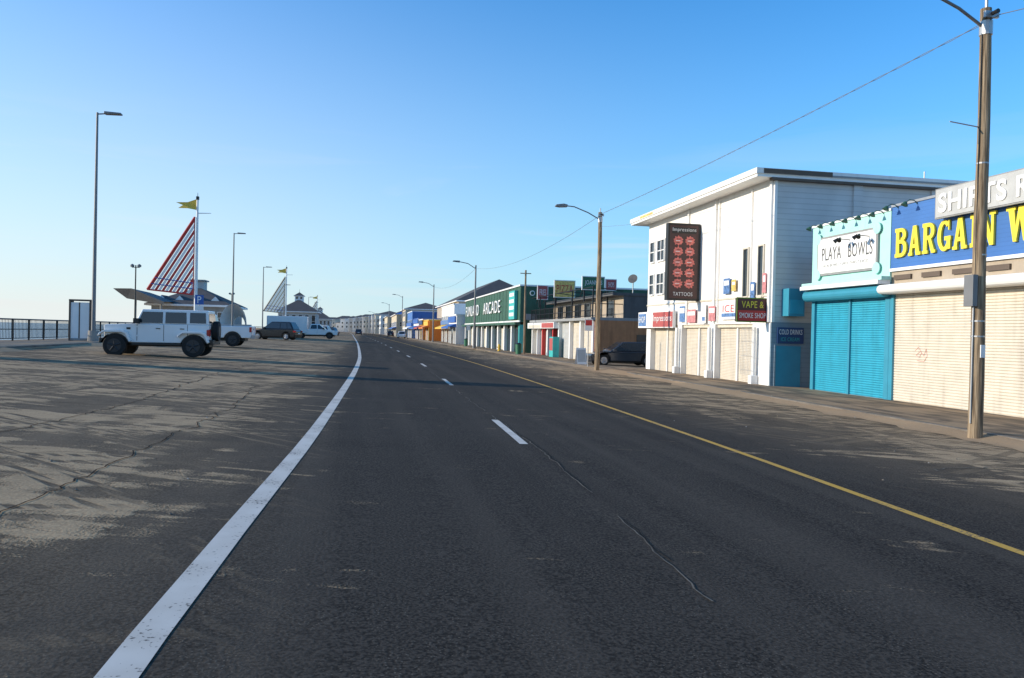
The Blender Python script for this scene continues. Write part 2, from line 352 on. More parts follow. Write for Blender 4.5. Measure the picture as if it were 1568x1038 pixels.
def k(y):
    for i in range(len(KT)-1):
        if KT[i][0]<=y<=KT[i+1][0]:
            (x0,a),(x1,b2)=KT[i],KT[i+1]
            h=x1-x0
            m0=(KT[i+1][1]-KT[i-1][1])/(KT[i+1][0]-KT[i-1][0]) if i>0 else 0
            m1=(KT[i+2][1]-KT[i][1])/(KT[i+2][0]-KT[i][0]) if i+2<len(KT) else 0
            t=(y-x0)/h
            return (2*t**3-3*t*t+1)*a+(t**3-2*t*t+t)*h*m0+(-2*t**3+3*t*t)*b2+(t**3-t*t)*h*m1
    return KT[-1][1]
def gz(r):
    if r>20: return -.6
    if r>0: return -.03*r
    return min(.52,-.04*r)
YS=[-60,-30,-15,-8]+[i*2 for i in range(-3,60)]+list(range(120,300,8))+list(range(300,1001,25))
def strip(name,rs,k_,lift=0.0,ys=YS,zf=None,parent=None):
    b=B(); vs=[]; fs=[]; n=len(rs)
    for y in ys:
        for r in rs:
            z=(zf(r) if zf else gz(r))+lift
            vs.append((r+k(y),y,z))
    for i in range(len(ys)-1):
        for j in range(n-1):
            fs.append((i*n+j,i*n+j+1,(i+1)*n+j+1,(i+1)*n+j))
    b.add(vs,fs,k_); return b.build(name,parent)
GP=[(-9000,-6.5),(-130,-6.5),(-62,-3.0),(-20,-2.2),(-17.6,-2.1),(-17.3,.40),(-13,.45),(-1,.0),(0,-.03),(12,-.40),(20,-.65),(60,-.9),(9000,-.9)]
gd=dict(GP)
strip('ground',[p[0] for p in GP],'sandg',0,[-3000,-400]+YS+[1500,9000],lambda r:gd[r])
strip('road',[-12.8,-9,-6,-3,-1.5,-.5,0,1,3,6,9,12.35],'asphalt')
b=B(); b.box(-9000,-72,-4000,9000,-4.2,-4.19,'sea'); b.build('sea')
def raised(name,r0,r1,kerbside,h,mk):
    b=B(); vs=[]
    for y in YS:
        x=k(y)
        if kerbside=='l': prof=[(r0,gz(r0)-.02),(r0+.015,gz(r0)+h),(r0+.16,gz(r0)+h+.004),(r1,gz(r1)+h)]
        else: prof=[(r0,gz(r0)+h),(r1-.16,gz(r1)+h+.004),(r1-.015,gz(r1)+h),(r1,gz(r1)-.02)]
        for r,z in prof: vs.append((r+x,y,z))
    n=4
    for i in range(len(YS)-1):
        for j in range(3):
            b.add([vs[i*n+j],vs[i*n+j+1],vs[(i+1)*n+j+1],vs[(i+1)*n+j]],[(0,1,2,3)], mk if ((j==2 and kerbside=='l') or (j==0 and kerbside=='r')) else 'kerb')
    return b.build(name)
raised('sidewalk',12.35,18.5,'l',.11,'walk')
raised('promenade',-17.35,-12.8,'r',.12,'prom')
SW=.11
def sz(x): return gz(x)+SW
def drift(name,edge,side,y0,y1,seed):
    b=B(); rows=[]; y=y0
    while y<y1:
        f=mn.noise(Vector((seed,y*.22,0)))*.6+mn.noise(Vector((seed,y*.9,3)))*.4
        w=max(.03,.6+1.2*f); hh=max(.15,min(1.05,.66+.9*f)); w2=max(.05,.5+1.3*mn.noise(Vector((seed+9,y*.3,0))))
        x=k(y); jj=mn.noise(Vector((seed+4,y*3,0)))*.08
        rows.append([(x+edge-side*(w+jj),y,gz(edge-side*w)+.003),(x+edge-side*(w*.45),y,gz(edge)+.05*hh),(x+edge-side*.02,y,gz(edge)+.125*hh),(x+edge+side*w2*.5,y,gz(edge+side*w2*.5)+SW+(.015 if hh>.85 else -.02)+(.012 if side<0 else 0)),(x+edge+side*(w2+jj),y,gz(edge+side*w2)+SW-.01)])
        y+=.35
    n=5; b.add([p for r_ in rows for p in r_],[(i*n+j,i*n+j+1,(i+1)*n+j+1,(i+1)*n+j) for i in range(len(rows)-1) for j in range(n-1)],'drift')
    b.build(name,smooth=True)
drift('sand_drift',12.35,1,-6,110,2.3); drift('sand_drift',-12.8,-1,5,120,7.7)
def linestrip(name,r,w,k_,y0,y1,parent=None):
    ys=[y0]+[y for y in YS if y0<y<y1]+[y1]
    return strip(name,[r-w/2,r+w/2],k_,.004,ys,parent=parent)
linestrip('road_edge_line',-.5,.18,'linewhite',-8,900)
linestrip('road_yellow_line',5.72,.11,'lineyellow',-8,900)
lm=empty('lane_line')
y=11.0-12.2
while y<420:
    linestrip('lane_dash',2.5,.125,'linewhite',y,y+3.1,lm); y+=12.25
def crack(pts,w,k_,par,jit=.03,gap=0):
    b=B(); P2=[]
    for i in range(len(pts)-1):
        (x0,y0),(x1,y1)=pts[i],pts[i+1]; n=max(2,int(math.dist(pts[i],pts[i+1])/.12))
        for j in range(n):
            t=j/n; yy=y0+(y1-y0)*t; xx=x0+(x1-x0)*t
            P2.append((xx+jit*2*mn.noise(Vector((xx*1.5,yy*1.5,w*99)))+jit*mn.noise(Vector((xx*7,yy*7,2))),yy+jit*mn.noise(Vector((xx*5,yy*5,5)))))
    for i in range(len(P2)-1):
        if gap and mn.noise(Vector((i*.07,w*50,1)))<gap-.5: continue
        (x0,y0),(x1,y1)=P2[i],P2[i+1]; dx,dy=x1-x0,y1-y0; l=math.hypot(dx,dy) or 1
        wa=w*(.6+.7*abs(mn.noise(Vector((i*.31,0,0))))); nx,ny=-dy/l*wa/2,dx/l*wa/2
        q=[(x0-nx,y0-ny),(x1-nx,y1-ny),(x1+nx,y1+ny),(x0+nx,y0+ny)]
        b.add([(px,py,gz(px-k(py))+.006) for px,py in q],[(0,1,2,3)],k_)
    b.build('crack',par)
ck=empty('pavement_crack')
crack([(1.95,2.5),(2.05,3.3),(2.15,5.5),(2.3,8),(2.38,10.6),(2.42,17),(2.5,26),(2.6,45)],.016,'crackdust',ck,.03,.26)
crack([(1.98,2.5),(2.08,3.3),(2.18,5.5),(2.33,8),(2.41,10.6),(2.45,17),(2.53,26)],.012,'crack',ck,.03,.36)
crack([(-2.6,3.2),(-2.7,5.0),(-2.6,7.2),(-2.5,9.5),(-2.3,14),(-2.6,20)],.020,'crack',ck,.07)
crack([(-4.4,4.5),(-4.5,7.5),(-4.3,10.5),(-4.0,15),(-4.2,23),(-4,32)],.022,'crack',ck,.07)
crack([(5.9,7),(5.6,9),(6.4,11.5),(6.1,14),(6.6,17)],.010,'crack',ck,.1,.4)
crack([(7.6,9.5),(8.6,9.9),(9.6,9.7),(10.6,10.3)],.03,'crackdust',ck,.15)
crack([(6.9,12.5),(8.2,11.6),(9.5,12.0),(10.3,11.0)],.022,'crackdust',ck,.15)
crack([(-.4,9.4),(.6,9.1),(1.7,9.6),(2.3,9.3)],.008,'crack',ck,.1,.4)
crack([(2.6,12.2),(3.8,12.6),(5.6,12.3)],.008,'crack',ck,.1,.4)
crack([(-7,9),(-5.6,9.5),(-3.8,9.1),(-2.6,9.4)],.015,'crack',ck,.1)
crack([(-9,14),(-6.6,14.5),(-4.1,14.1)],.018,'crack',ck,.1)
crack([(8.2,16),(8.6,22),(8.4,30),(8.7,44)],.018,'crack',ck,.1)
b=B()
for i in range(320):
    y=random.uniform(4,45); r=random.choice([random.gauss(11.6,.6),random.gauss(12.9,.5),random.uniform(-10,-1),random.uniform(6,12)]); s=random.uniform(.006,.02)
    x=r+k(y); z=gz(r)+(SW if r>12.4 else 0)+.004; 
    vs=[(x+s*math.cos(a)*random.uniform(.7,1.3),y+s*math.sin(a)*random.uniform(.7,1.3),z) for a in(0,1.3,2.5,3.8,5)]+[(x,y,z+s)]
    b.add(vs,[(0,1,5),(1,2,5),(2,3,5),(3,4,5),(4,0,5)],random.choice(['concrete','drift','kerb','kerb']))
b.build('gravel_and_litter')
# ------------------------------------------------------------ street furniture
def lot_lamp(x,y,h=11.6,arm=1.15,dirx=1):
    z=gz(x)+.1; e=empty('street_lamp',(x,y,z)); b=B()
    b.cyl((0,0,0),(0,0,.55),.26,.24,16,'concrete'); b.cyl((0,0,.55),(0,0,h),.10,.055,14,'lampgray')
    b.cyl((0,0,h-.08),(dirx*.5,0,h-.02),.035,.035,8,'lampgray'); b.build('pole',e,smooth=False)
    b=B(); b.prism([(dirx*.35,h-.07),(dirx*arm,h-.05),(dirx*arm,h+.03),(dirx*.35,h+.06)],-.17,.17,'lampgray'); b.build('lamp_head',e,bevel=.02)
lot_lamp(-13.6,43.0); lot_lamp(-13.6,85,10.6); lot_lamp(-14.6,117,9.6); lot_lamp(-15.2,152,9)
lot_lamp(-15.5,220,9.5);lot_lamp(-16.5,262,9.5)
def prom_lamp(x,y,h=4.9):
    e=empty('promenade_lamp',(x,y,gz(x)+.1)); b=B(); b.cyl((0,0,0),(0,0,h),.05,.04,10,'black'); b.cyl((-.25,0,h-.15),(.25,0,h-.15),.022,.022,8,'black')
    for s in(-.22,.22): b.cyl((s,0,h-.12),(s,0,h+.0),.12,.13,12,'lampgray'); b.cyl((s,0,h),(s,0,h+.08),.13,.03,12,'lampgray')
    b.build('pole',e)
prom_lamp(-15.3,56.5); prom_lamp(-15.8,98)
def railing(y0,y1):
    e=empty('promenade_railing'); b=B(); x=-16.4; z=gz(-16)+.11
    y=y0
    while y<y1:
        xx=x+k(y); b.box(xx-.03,xx+.03,y-.03,y+.03,z,z+1.05,'black'); y+=1.8
    for zz in(.12,.55,1.02):
        yy=y0
        while yy<y1: b.cyl((x+k(yy),yy,z+zz),(x+k(yy+6),yy+6,z+zz),.022 if zz<1 else .035,None,6,'black'); yy+=6
    y=y0
    while y<min(y1,75):
        xx=x+k(y); b.box(xx-.009,xx+.009,y-.009,y+.009,z+.12,z+1.0,'black'); y+=.15
    b.build('rails',e)
railing(6,210)
e=empty('notice_board',(-14.3,43.4,gz(-14)+.12)); b=B()
b.box(-.44,.44,-.2,.2,.12,1.95,'whiteclean'); b.box(-.52,-.44,-.24,.24,0,2.02,'brown'); b.box(.44,.52,-.24,.24,0,2.02,'brown'); b.box(-.52,.52,-.26,.26,2.02,2.1,'brown'); b.box(-.06,.0,-.215,-.2,.12,1.95,'brown')
b.box(-.5,.5,-.22,.22,.02,.12,'gray'); b.build('cabinet',e,bevel=.01)
e=empty('offscreen_shadow_caster',(-16.0,26.3,gz(-15)+.12)); b=B(); b.box(-.55,.55,-.55,.55,0,5.0,'white'); b.box(-.75,.75,-.75,.75,5.0,5.2,'royal')  # guessed object out of view, added to cast the shadow band across the road
for p_,q_ in(((-.75,-.75),(.75,-.75)),((.75,-.75),(.75,.75)),((.75,.75),(-.75,.75)),((-.75,.75),(-.75,-.75))): b.poly([(p_[0],p_[1],5.2),(q_[0],q_[1],5.2),(0,0,6.1)],'royal')
window(b,'S',-.55,-.3,.3,1,2.2); b.build('shadow_caster_body',e)
e=empty('parking_sign',(-11.9,60,gz(-12))); b=B(); b.cyl((0,0,0),(0,0,3.3),.035,.035,8,'steel'); b.box(-.3,.3,-.05,-.03,2.6,3.3,'royal'); b.box(-.3,.3,-.05,-.03,2.2,2.5,'whiteclean'); b.build('post_and_plate',e)
text(e,'P','S',59.945,-12.03,-11.77,3.18,3.68,'whiteclean',.004)
def sail(x,y,colA='red',flagc='yel2'):
    z0=gz(-13)+.12; e=empty('sail_sculpture',(x,y,z0)); H=12.9
    b=B(); b.cyl((0,0,0),(0,0,H),.17,.09,14,'whiteclean'); b.cyl((0,0,H),(0,0,H+.35),.03,.02,6,'black')
    b.cyl((-.05,0,H-1.55),(1.2,0,H-1.5),.045,.03,8,'whiteclean'); b.box(-.12,.12,-.12,.12,H-.3,H,'black')
    b.build('mast',e)
    A=Vector((-.22,H-1.9)); Lf=Vector((-4.25,4.15)); Rt=Vector((-.25,3.8))
    b=B()
    for p,q,r in((A,Lf,.09),(Lf,Rt,.07),(A,Rt,.05)): b.cyl((p.x,0,p.y),(q.x,0,q.y),r,r,8,colA)
    b.build('sail_frame',e)
    b=B(); n=13
    for i in range(n):
        t0=i/n; t1=(i+.80)/n
        a0=Rt.lerp(Lf,1-t0); a1=Rt.lerp(Lf,1-t1); c0=A.lerp(Rt,t0); c1=A.lerp(Rt,t1)
        kk=colA if i%2==0 else 'whiteclean'
        b.poly([(a0.x,-.02,a0.y),(a1.x,-.02,a1.y),(c1.x,-.02,c1.y),(c0.x,-.02,c0.y)],kk)
    for t in(.08,.16):
        pa=Lf.lerp(A,t); pb=Rt.lerp(A,t*.9); b.cyl((pa.x,-.05,pa.y),(pb.x,-.05,pb.y),.04,.04,6,'royal')
    b.build('sail_stripes',e)
    b=B(); b.poly([(-.1,0,H-.25),(-.9,.1,H-.55),(-1.9,0,H-.62),(-1.3,.05,H-.85),(-1.7,0,H-1.15),(-.8,-.1,H-1.15),(-.1,0,H-1.25)],flagc); b.build('pennant',e)
    b=B(); b.cyl((0,0,0),(0,0,.6),.55,.45,16,'concrete'); b.build('footing',e)
sail(-15.6,77); sail(-15.6,160,'tan'); sail(-17.5,292,'tan')
# ------------------------------------------------------------ seaside pavilions
def hip(b,x0,x1,y0,y1,z0,z1,k_,inset=None):
    i=inset if inset is not None else min(x1-x0,y1-y0)/2
    if (x1-x0)>=(y1-y0): r0=(x0+i,(y0+y1)/2,z1); r1=(x1-i,(y0+y1)/2,z1)
    else: r0=((x0+x1)/2,y0+i,z1); r1=((x0+x1)/2,y1-i,z1)
    a,b_,c,d=(x0,y0,z0),(x1,y0,z0),(x1,y1,z0),(x0,y1,z0)
    if (x1-x0)>=(y1-y0):
        for f in([a,b_,r1,r0],[b_,c,r1],[c,d,r0,r1],[d,a,r0]): b.poly(f,k_)
    else:
        for f in([a,b_,r0],[b_,c,r1,r0],[c,d,r1],[d,a,r0,r1]): b.poly(f,k_)
def pavilion(x0,x1,y0,y1,ez,pz,cup=True,wing=False,wall='gray'):
    zb=gz(-13)+.1; e=empty('seaside_pavilion'); b=B(); b.box(x0+.6,x1-.6,y0+.6,y1-.6,zb-1,ez,wall)
    n=int((x1-x0)/1.6)
    for i in range(n):
        u=x0+1.2+i*(x1-x0-2.4)/max(1,n-1); window(b,'S',y0+.6,u-.4,u+.4,zb+1.2,ez-.6,'whiteclean')
    for i in range(5): u=y0+1.5+i*(y1-y0-3)/4; window(b,'W',x0+.6,u-.4,u+.4,zb+1.2,ez-.6)
    b.build('walls',e)
    b=B(); b.box(x0,x1,y0,y1,ez,ez+.22,'whiteclean'); hip(b,x0,x1,y0,y1,ez+.22,pz,'roofgray',(y1-y0)*.45); 
    cx,cy=(x0+x1)/2,(y0+y1)/2
    if cup:
        s=(x1-x0)*.10; b.box(cx-s,cx+s,cy-s,cy+s,pz-.6,pz+.7,'whiteclean'); 
        for q in(-.5,.5): fb(b,'S',cy-s,cx+q*s-.25*s,cx+q*s+.25*s,pz+.05,pz+.55,.02,'glass')
        b.box(cx-s*1.3,cx+s*1.3,cy-s*1.3,cy+s*1.3,pz+.7,pz+.8,'whiteclean'); hip(b,cx-s*1.3,cx+s*1.3,cy-s*1.3,cy+s*1.3,pz+.8,pz+1.7,'roofgray'); b.cyl((cx,cy,pz+1.6),(cx,cy,pz+2.4),.04,.02,6,'black')
    b.build('roof',e)
    return e
e=pavilion(-24.0,-14.8,92,104,3.7,6.1,False)
b=B(); b.box(-20.2,-18.8,97,99,5.6,6.8,'palegray'); b.box(-20.4,-18.6,96.8,99.2,6.8,6.95,'gray'); b.build('roof_vent',e)
for uu in range(4):
    b=B(); x=-22.5+uu*1.9; b.poly([(x-.5,93.2,4.35),(x+.5,93.2,4.35),(x,93.2,4.9)],'whiteclean'); b.poly([(x-.5,93.2,4.36),(x,93.2,4.92),(x,96.5,4.92)],'roofgray'); b.poly([(x+.5,93.2,4.36),(x,93.2,4.92),(x,96.5,4.92)],'roofgray'); b.build('dormer',e)
e=empty('bandstand_canopy'); b=B()
b.add([(-26.6,90,5.35),(-24.5,89,5.35),(-21.0,88,4.0),(-21.0,88,3.7),(-25.2,90,4.3),(-24.2,95,5.2),(-21,94,4.2)],[(0,1,2,3,4),(0,5,6,2,1)],'dgray')
for x in(-24.6,-22): b.cyl((x,91,.5),(x,91,4.3),.12,.12,8,'gray')
b.build('canopy',e)
e=empty('bandshell'); b=B(); n=10
for i in range(n):
    t0=math.pi*i/n; t1=math.pi*(i+1)/n
    b.add([(-14.0-1.4*math.cos(t0),88,1.2+2.2*math.sin(t0)+.6),(-14.0-1.4*math.cos(t1),88,1.2+2.2*math.sin(t1)+.6),(-13.8-.6*math.cos(t1),91,1.0+1.1*math.sin(t1)+.6),(-13.8-.6*math.cos(t0),91,1.0+1.1*math.sin(t0)+.6)],[(0,1,2,3)],'whiteclean')
b.box(-15.5,-12.5,88,91,.5,1.8,'palegray'); b.build('shell',e)
pavilion(-20.5,-10.8,186,198,5.2,8.4,True,wall='palegray')
pavilion(-24,-14,330,345,5.4,9,True,wall='palegray')
# ------------------------------------------------------------ utility poles
def util_pole(x,y,h,armlen,extras=False):
    z=sz(x-k(y)); e=empty('utility_pole',(x,y,z)); b=B()
    segs=8; r0,r1=(.135,.10)
    for i in range(segs):
        b.cyl((0.012*math.sin(i*1.3),0,-.1+h*i/segs),(0.012*math.sin((i+1)*1.3),0,-.1+h*(i+1)/segs),r0+(r1-r0)*i/segs,r0+(r1-r0)*(i+1)/segs,18,'wood')
    b.build('wood_pole',e)
    b=B(); pts=[(0,0,h-.5),(-armlen*.35,0,h-.15),(-armlen*.75,0,h+.12),(-armlen,0,h+.15)]
    for p,q in zip(pts,pts[1:]): b.cyl(p,q,.03,.03,8,'lampgray')
    b.cyl((0,0,h-.62),(0,0,h-.35),r1+.02,r1+.02,12,'steel')
    b.build('lamp_arm',e)
    b=B(); a=-armlen; b.prism([(a+.1,h+.08),(a-.3,h+.05),(a-.55,h+.08),(a-.5,h+.18),(a-.1,h+.24),(a+.1,h+.2)],-.13,.13,'lampgray'); b.build('lamp_head',e,bevel=.02)
    b=B(); b.cyl((0,0,h-.1),(0,0,h+.12),.03,.03,8,'steel'); b.cyl((.0,-.12,h-.25),(0,-.3,h-.25),.035,.045,8,'black'); b.box(-.15,.15,-.16,-.10,h-.32,h-.2,'steel'); b.build('insulator',e)
    if extras:
        b=B(); b.box(-.24,-.13,-.12,.12,2.5,3.12,'lampgray'); b.cyl((-.14,-.03,.2),(-.14,-.03,2.5),.018,.018,6,'steel'); b.cyl((-.12,-.03,3.1),(-.11,-.03,h-.6),.012,.012,6,'black'); b.build('meter_box',e,bevel=.01)
        b=B(); b.cyl((-.05,0,6.02),(-.75,0,6.09),.012,.012,6,'steel'); b.cyl((-.10,0,5.7),(-.10,0,6.2),.016,.016,6,'black'); b.build('bracket',e)
        b=B()
        for zz in(1.9,2.2,5.3,3.5): b.cyl((0,0,zz),(0,0,zz+.03),.140-.0045*zz,.140-.0045*zz,14,'steel')
        b.box(-.05,.05,-.15,-.13,1.5,1.75,'whiteclean'); b.build('bands',e)
    return e
util_pole(11.85,13.5,8.45,1.75,True)
util_pole(11.95,39.6,8.3,1.9)
for (x,y,h) in((11.8,86,9.2),(11.0,131,9.6),(8.9,199,10.5),(7.4,262,10.5),(3.5,370,10)):
    z=sz(12); e=empty('street_lamp',(x,y,z)); b=B(); b.cyl((0,0,0),(0,0,.25),.2,.2,12,'lampgray'); b.cyl((0,0,.2),(0,0,h),.13,.08,12,'lampgray')
    p=[(0,0,h-.4),(-.9,0,h+.15),(-1.9,0,h+.32)]
    for q,r in zip(p,p[1:]): b.cyl(q,r,.045,.04,8,'lampgray')
    b.build('pole',e); b=B(); b.prism([(-1.8,h+.22),(-2.6,h+.3),(-2.5,h+.42),(-1.8,h+.42)],-.15,.15,'lampgray'); b.build('lamp_head',e,bevel=.02)
e=empty('wire_post',(14.2,70,sz(14))); b=B(); b.cyl((0,0,0),(0,0,7.6),.11,.08,10,'wood'); b.cyl((-.5,0,7.3),(.5,0,7.3),.04,.04,6,'wood'); b.build('post',e)
def wire(p,q,sag,r=.012,twist=False,name='overhead_wire'):
    cu=bpy.data.curves.new(name,'CURVE'); cu.dimensions='3D'; cu.bevel_depth=r; cu.bevel_resolution=1
    n=40 if not twist else 140
    strands=2 if twist else 1
    for s_ in range(strands):
        sp=cu.splines.new('POLY'); sp.points.add(n)
        for i in range(n+1):
            t=i/n; v=Vector(p).lerp(Vector(q),t); v.z-=sag*4*t*(1-t)
            if twist: a=t*math.pi*34+s_*math.pi; v.x+=.014*math.cos(a); v.z+=.014*math.sin(a)
            sp.points[i].co=(v.x,v.y,v.z,1)
    o=bpy.data.objects.new(name,cu); sc.collection.objects.link(o); cu.materials.append(M['lampgray']); return o
wire((11.85,13.2,7.85),(11.95,39.4,7.85),.12,.006,True)
wire((11.85,13.6,7.95),(22,-2,8.6),.2,.008)
wire((11.95,39.8,7.8),(11.8,86,8.6),.9,.010)
wire((11.8,86,8.6),(11.0,131,9.0),1.0,.012)
wire((11.95,39.6,7.2),(15.8,33,7.4),.15,.006)
# ------------------------------------------------------------ right-hand buildings
e=empty('white_shop_building'); X=16.0; Y0=29.1; Y1=43.2; T=7.98; G=-.7
b=B(); b.box(X,26.7,Y0,Y1,2.15,T,'white'); b.box(X+.35,26.5,Y0+.003,Y1-.1,G,2.15,'cream'); b.build('walls',e)
b=B(); b.box(X+.02,26.72,Y0-.012,Y0-.001,2.2,T,'siding')
for xx in(19.7,23.3): b.box(xx-.2,xx+.2,Y0-.10,Y0-.005,2.2,T,'siding')
b.box(16.0,26.7,Y0-.06,Y0-.002,G,2.2,'bluegray'); b.box(16.0,16.12,Y0-.08,Y0-.001,2.2,T,'whiteclean')
b.build('side_siding',e)
b=B()
for (a,c) in((29.1,30.55),(34.15,34.75),(38.1,38.6),(42.55,43.2)): b.box(X-.02,X+.36,a+.002,c,G,2.152,'whiteclean')
for yy in(30.1,34.4,38.3): b.box(X-.34,X-.04,yy-.14,yy+.14,G,.0,'whiteclean'); b.cyl((X-.18,yy,-.1),(X-.18,yy,2.0),.10,.09,12,'whiteclean')
b.build('columns',e,bevel=.01)
for (a,c) in((30.55,34.15),(34.75,38.1),(38.6,42.55)):
    shutter(e,'W',X+.30,a,(a+c)/2-.06,-.45,2.0,'shutcream',.07); shutter(e,'W',X+.30,(a+c)/2+.06,c,-.45,2.0,'shutcream',.07)
    b=B(); b.box(X+.2,X+.35,(a+c)/2-.06,(a+c)/2+.06,G,2.0,'whiteclean'); b.box(X+.1,X+.35,a,c,2.0,2.15,'cream'); b.build('shutter_frame',e)
b=B()
for yy in(29.12,34.2,37.35): b.box(X-.09,X-.003,yy,yy+.16,2.2,T,'whiteclean')
b.box(X-.05,X-.004,Y0+.2,Y1,3.25,3.33,'cream')
for z0,z1 in((3.9,5.0),(5.75,6.85)):
    window(b,'W',X,42.2,42.8,z0,z1,'whiteclean',.06,True); window(b,'W',X,40.7,41.7,z0,z1,'whiteclean',.06,True)
    fb(b,'W',X,41.17,41.23,z0,z1,.05,'whiteclean')
window(b,'W',X,31.05,31.45,3.3,5.35,'cream',.07,False,'glass'); window(b,'W',X,29.75,30.15,3.3,5.35,'cream',.07,False,'glass')
for yy in (33.9,30.8): b.cyl((X-.06,yy,2.2),(X-.06,yy,7.85),.03,.03,8,'whiteclean')
b.build('facade_details',e)
b=B(); b.box(X-.85,27.1,Y0-.22,Y1+.75,T,T+.12,'whiteclean'); b.box(X-.9,27.15,Y0-.27,Y1+.8,T+.12,T+.34,'white'); b.box(X-.6,18.4,Y0-.285,Y0-.272,T+.13,T+.32,'brown'); b.box(18.4,27.1,Y0-.285,Y0-.272,T+.13,T+.2,'gray')
b.box(X-.2,27.0,Y0-.24,Y0-.0,T-.1,T,'brown'); b.box(X-.91,X-.90,40.3,42.3,T+.16,T+.28,'postery')
b.cyl((23.5,30,T+.3),(23.5,30,T+.9),.03,.03,6,'steel'); b.cyl((17.5,38,T+.3),(17.5,38,T+.6),.12,.12,8,'steel'); b.build('flat_roof',e)
e2=empty('vertical_shop_sign'); b=B(); b.box(14.3,15.95,36.0,36.32,3.3,7.05,'black'); b.box(14.40,15.85,35.985,36.0,3.40,6.95,'signbrown')
b.box(15.9,16.1,36.1,36.2,6.4,6.5,'steel'); b.box(15.9,16.1,36.1,36.2,3.8,3.9,'steel'); b.box(14.5,15.75,35.975,35.985,6.55,6.85,'black'); b.build('sign_box',e2,bevel=.01)
text(e2,'Impressions','S',35.965,14.52,15.73,6.6,6.83,'whiteclean',.004)
text(e2,'TATTOOS','S',35.965,14.6,15.6,3.52,3.70,'whiteclean',.004)
b=B()
for i in range(5):
    for j in range(2):
        cx=14.82+j*.6; cz=4.12+i*.52
        n=10; pts=[]
        for q in range(n*2):
            t=math.pi*q/n; rr=(.26 if q%2 else .20)*(1+.08*math.sin(q*2.3+i)); pts.append((cx+rr*math.cos(t)*1.05,35.972,cz+rr*math.sin(t)*.95))
        b.poly(pts,'emblem'); b.box(cx-.13,cx+.09,35.962,35.97,cz-.02,cz+.01,'whiteclean'); b.box(cx-.08,cx+.13,35.962,35.97,cz+.06,cz+.09,'maroon'); b.box(cx-.1,cx+.06,35.962,35.97,cz-.11,cz-.08,'black')
b.build('sign_emblems',e2)
e2=empty('shop_fascia_sign'); b=B(); b.box(X-.25,X-.1,38.7,44.0,2.0,2.9,'whiteclean'); b.box(X-.27,X-.25,38.75,41.6,2.05,2.85,'redsoft'); b.box(X-.27,X-.25,42.7,43.9,2.1,2.8,'posterblue'); b.box(X-.1,X+.01,39,43,2.3,2.5,'steel'); b.build('fascia',e2)
text(e2,'Impressions','W',X-.28,41.5,38.85,2.25,2.7,'whiteclean',.004); text(e2,'SHOP','W',X-.28,43.8,42.8,2.3,2.65,'whiteclean',.004)
e2=empty('vape_shop_sign'); b=B(); b.box(14.65,16.02,29.35,29.5,2.2,3.15,'black'); b.box(14.69,15.98,29.335,29.35,2.68,3.11,'maroon'); b.box(14.69,15.98,29.335,29.35,2.24,2.66,'red'); 
for q in(.0,1.0): b.box(14.64+q*1.36,14.67+q*1.36,29.33,29.36,2.19,3.16,'olive')
b.box(14.64,16.03,29.33,29.352,3.13,3.17,'olive'); b.box(14.64,16.03,29.33,29.352,2.18,2.22,'olive'); b.build('sign_box',e2)
text(e2,'VAPE &','S',29.33,14.85,15.8,2.76,3.03,'yellow',.004); text(e2,'SMOKE SHOP','S',29.33,14.75,15.9,2.35,2.56,'whiteclean',.004)
e2=empty('shopfront_posters'); b=B()
for (a,c,z0,z1,kk) in((34.0,34.7,2.3,3.0,'pink'),(35.0,35.5,2.2,3.1,'whiteclean'),(36.2,37.2,2.25,2.9,'pink'),(37.5,38.2,2.3,3.1,'posterblue'),(32.6,33.2,3.5,4.2,'posterblue'),(32.0,32.4,3.6,4.1,'postery'),(30.3,30.65,3.1,3.9,'posterblue'),(29.35,29.65,3.4,4.2,'pink'),(31.6,33.4,2.35,3.15,'whiteclean')):
    b.box(X-.115,X-.095,a,c,z0,z1,kk); b.box(X-.096,X-.001,(a+c)/2-.03,(a+c)/2+.03,z0+.1,z0+.2,'steel')
    if kk=='whiteclean': b.box(X-.118,X-.116,a+.08,c-.08,z0+.12,z0+(z1-z0)*.35,'posterblue')
    else: b.box(X-.118,X-.116,a+.06,c-.06,z0+(z1-z0)*.55,z1-.1,'whiteclean')
b.build('posters',e2)
text(e2,'ICE','W',X-.12,33.2,32.1,2.68,3.0,'red',.003)
b=B()
for i in range(9): b.cyl((X-.36,29.9+i*.12,0),(X-.36,29.9+i*.12,2.0),.008,.008,5,'steel')
for zz in(.2,.8,1.4,1.9): b.cyl((X-.36,29.9,zz),(X-.36,30.86,zz),.008,.008,5,'steel')
b.build('grille',e)
e2=empty('cold_drinks_sign'); b=B(); b.box(16.25,17.4,Y0-.12,Y0-.06,1.35,2.0,'navy'); b.build('panel',e2)
text(e2,'COLD DRINKS','S',Y0-.125,16.32,17.33,1.72,1.92,'whiteclean',.003); text(e2,'ICE CREAM','S',Y0-.125,16.4,17.2,1.45,1.6,'turq',.003)
b=B(); b.box(16.2,17.3,Y0-.09,Y0-.061,-.5,1.25,'tealbox'); b.box(16.14,16.2,Y0-.11,Y0-.061,-.5,1.3,'bluegray'); b.build('side_door',e)
e2=empty('air_conditioner'); b=B(); b.box(16.45,17.15,Y0-.55,Y0-.02,2.45,3.55,'tealbox'); b.box(16.5,17.1,Y0-.56,Y0-.55,2.55,3.1,'teal'); b.build('housing',e2,bevel=.02)
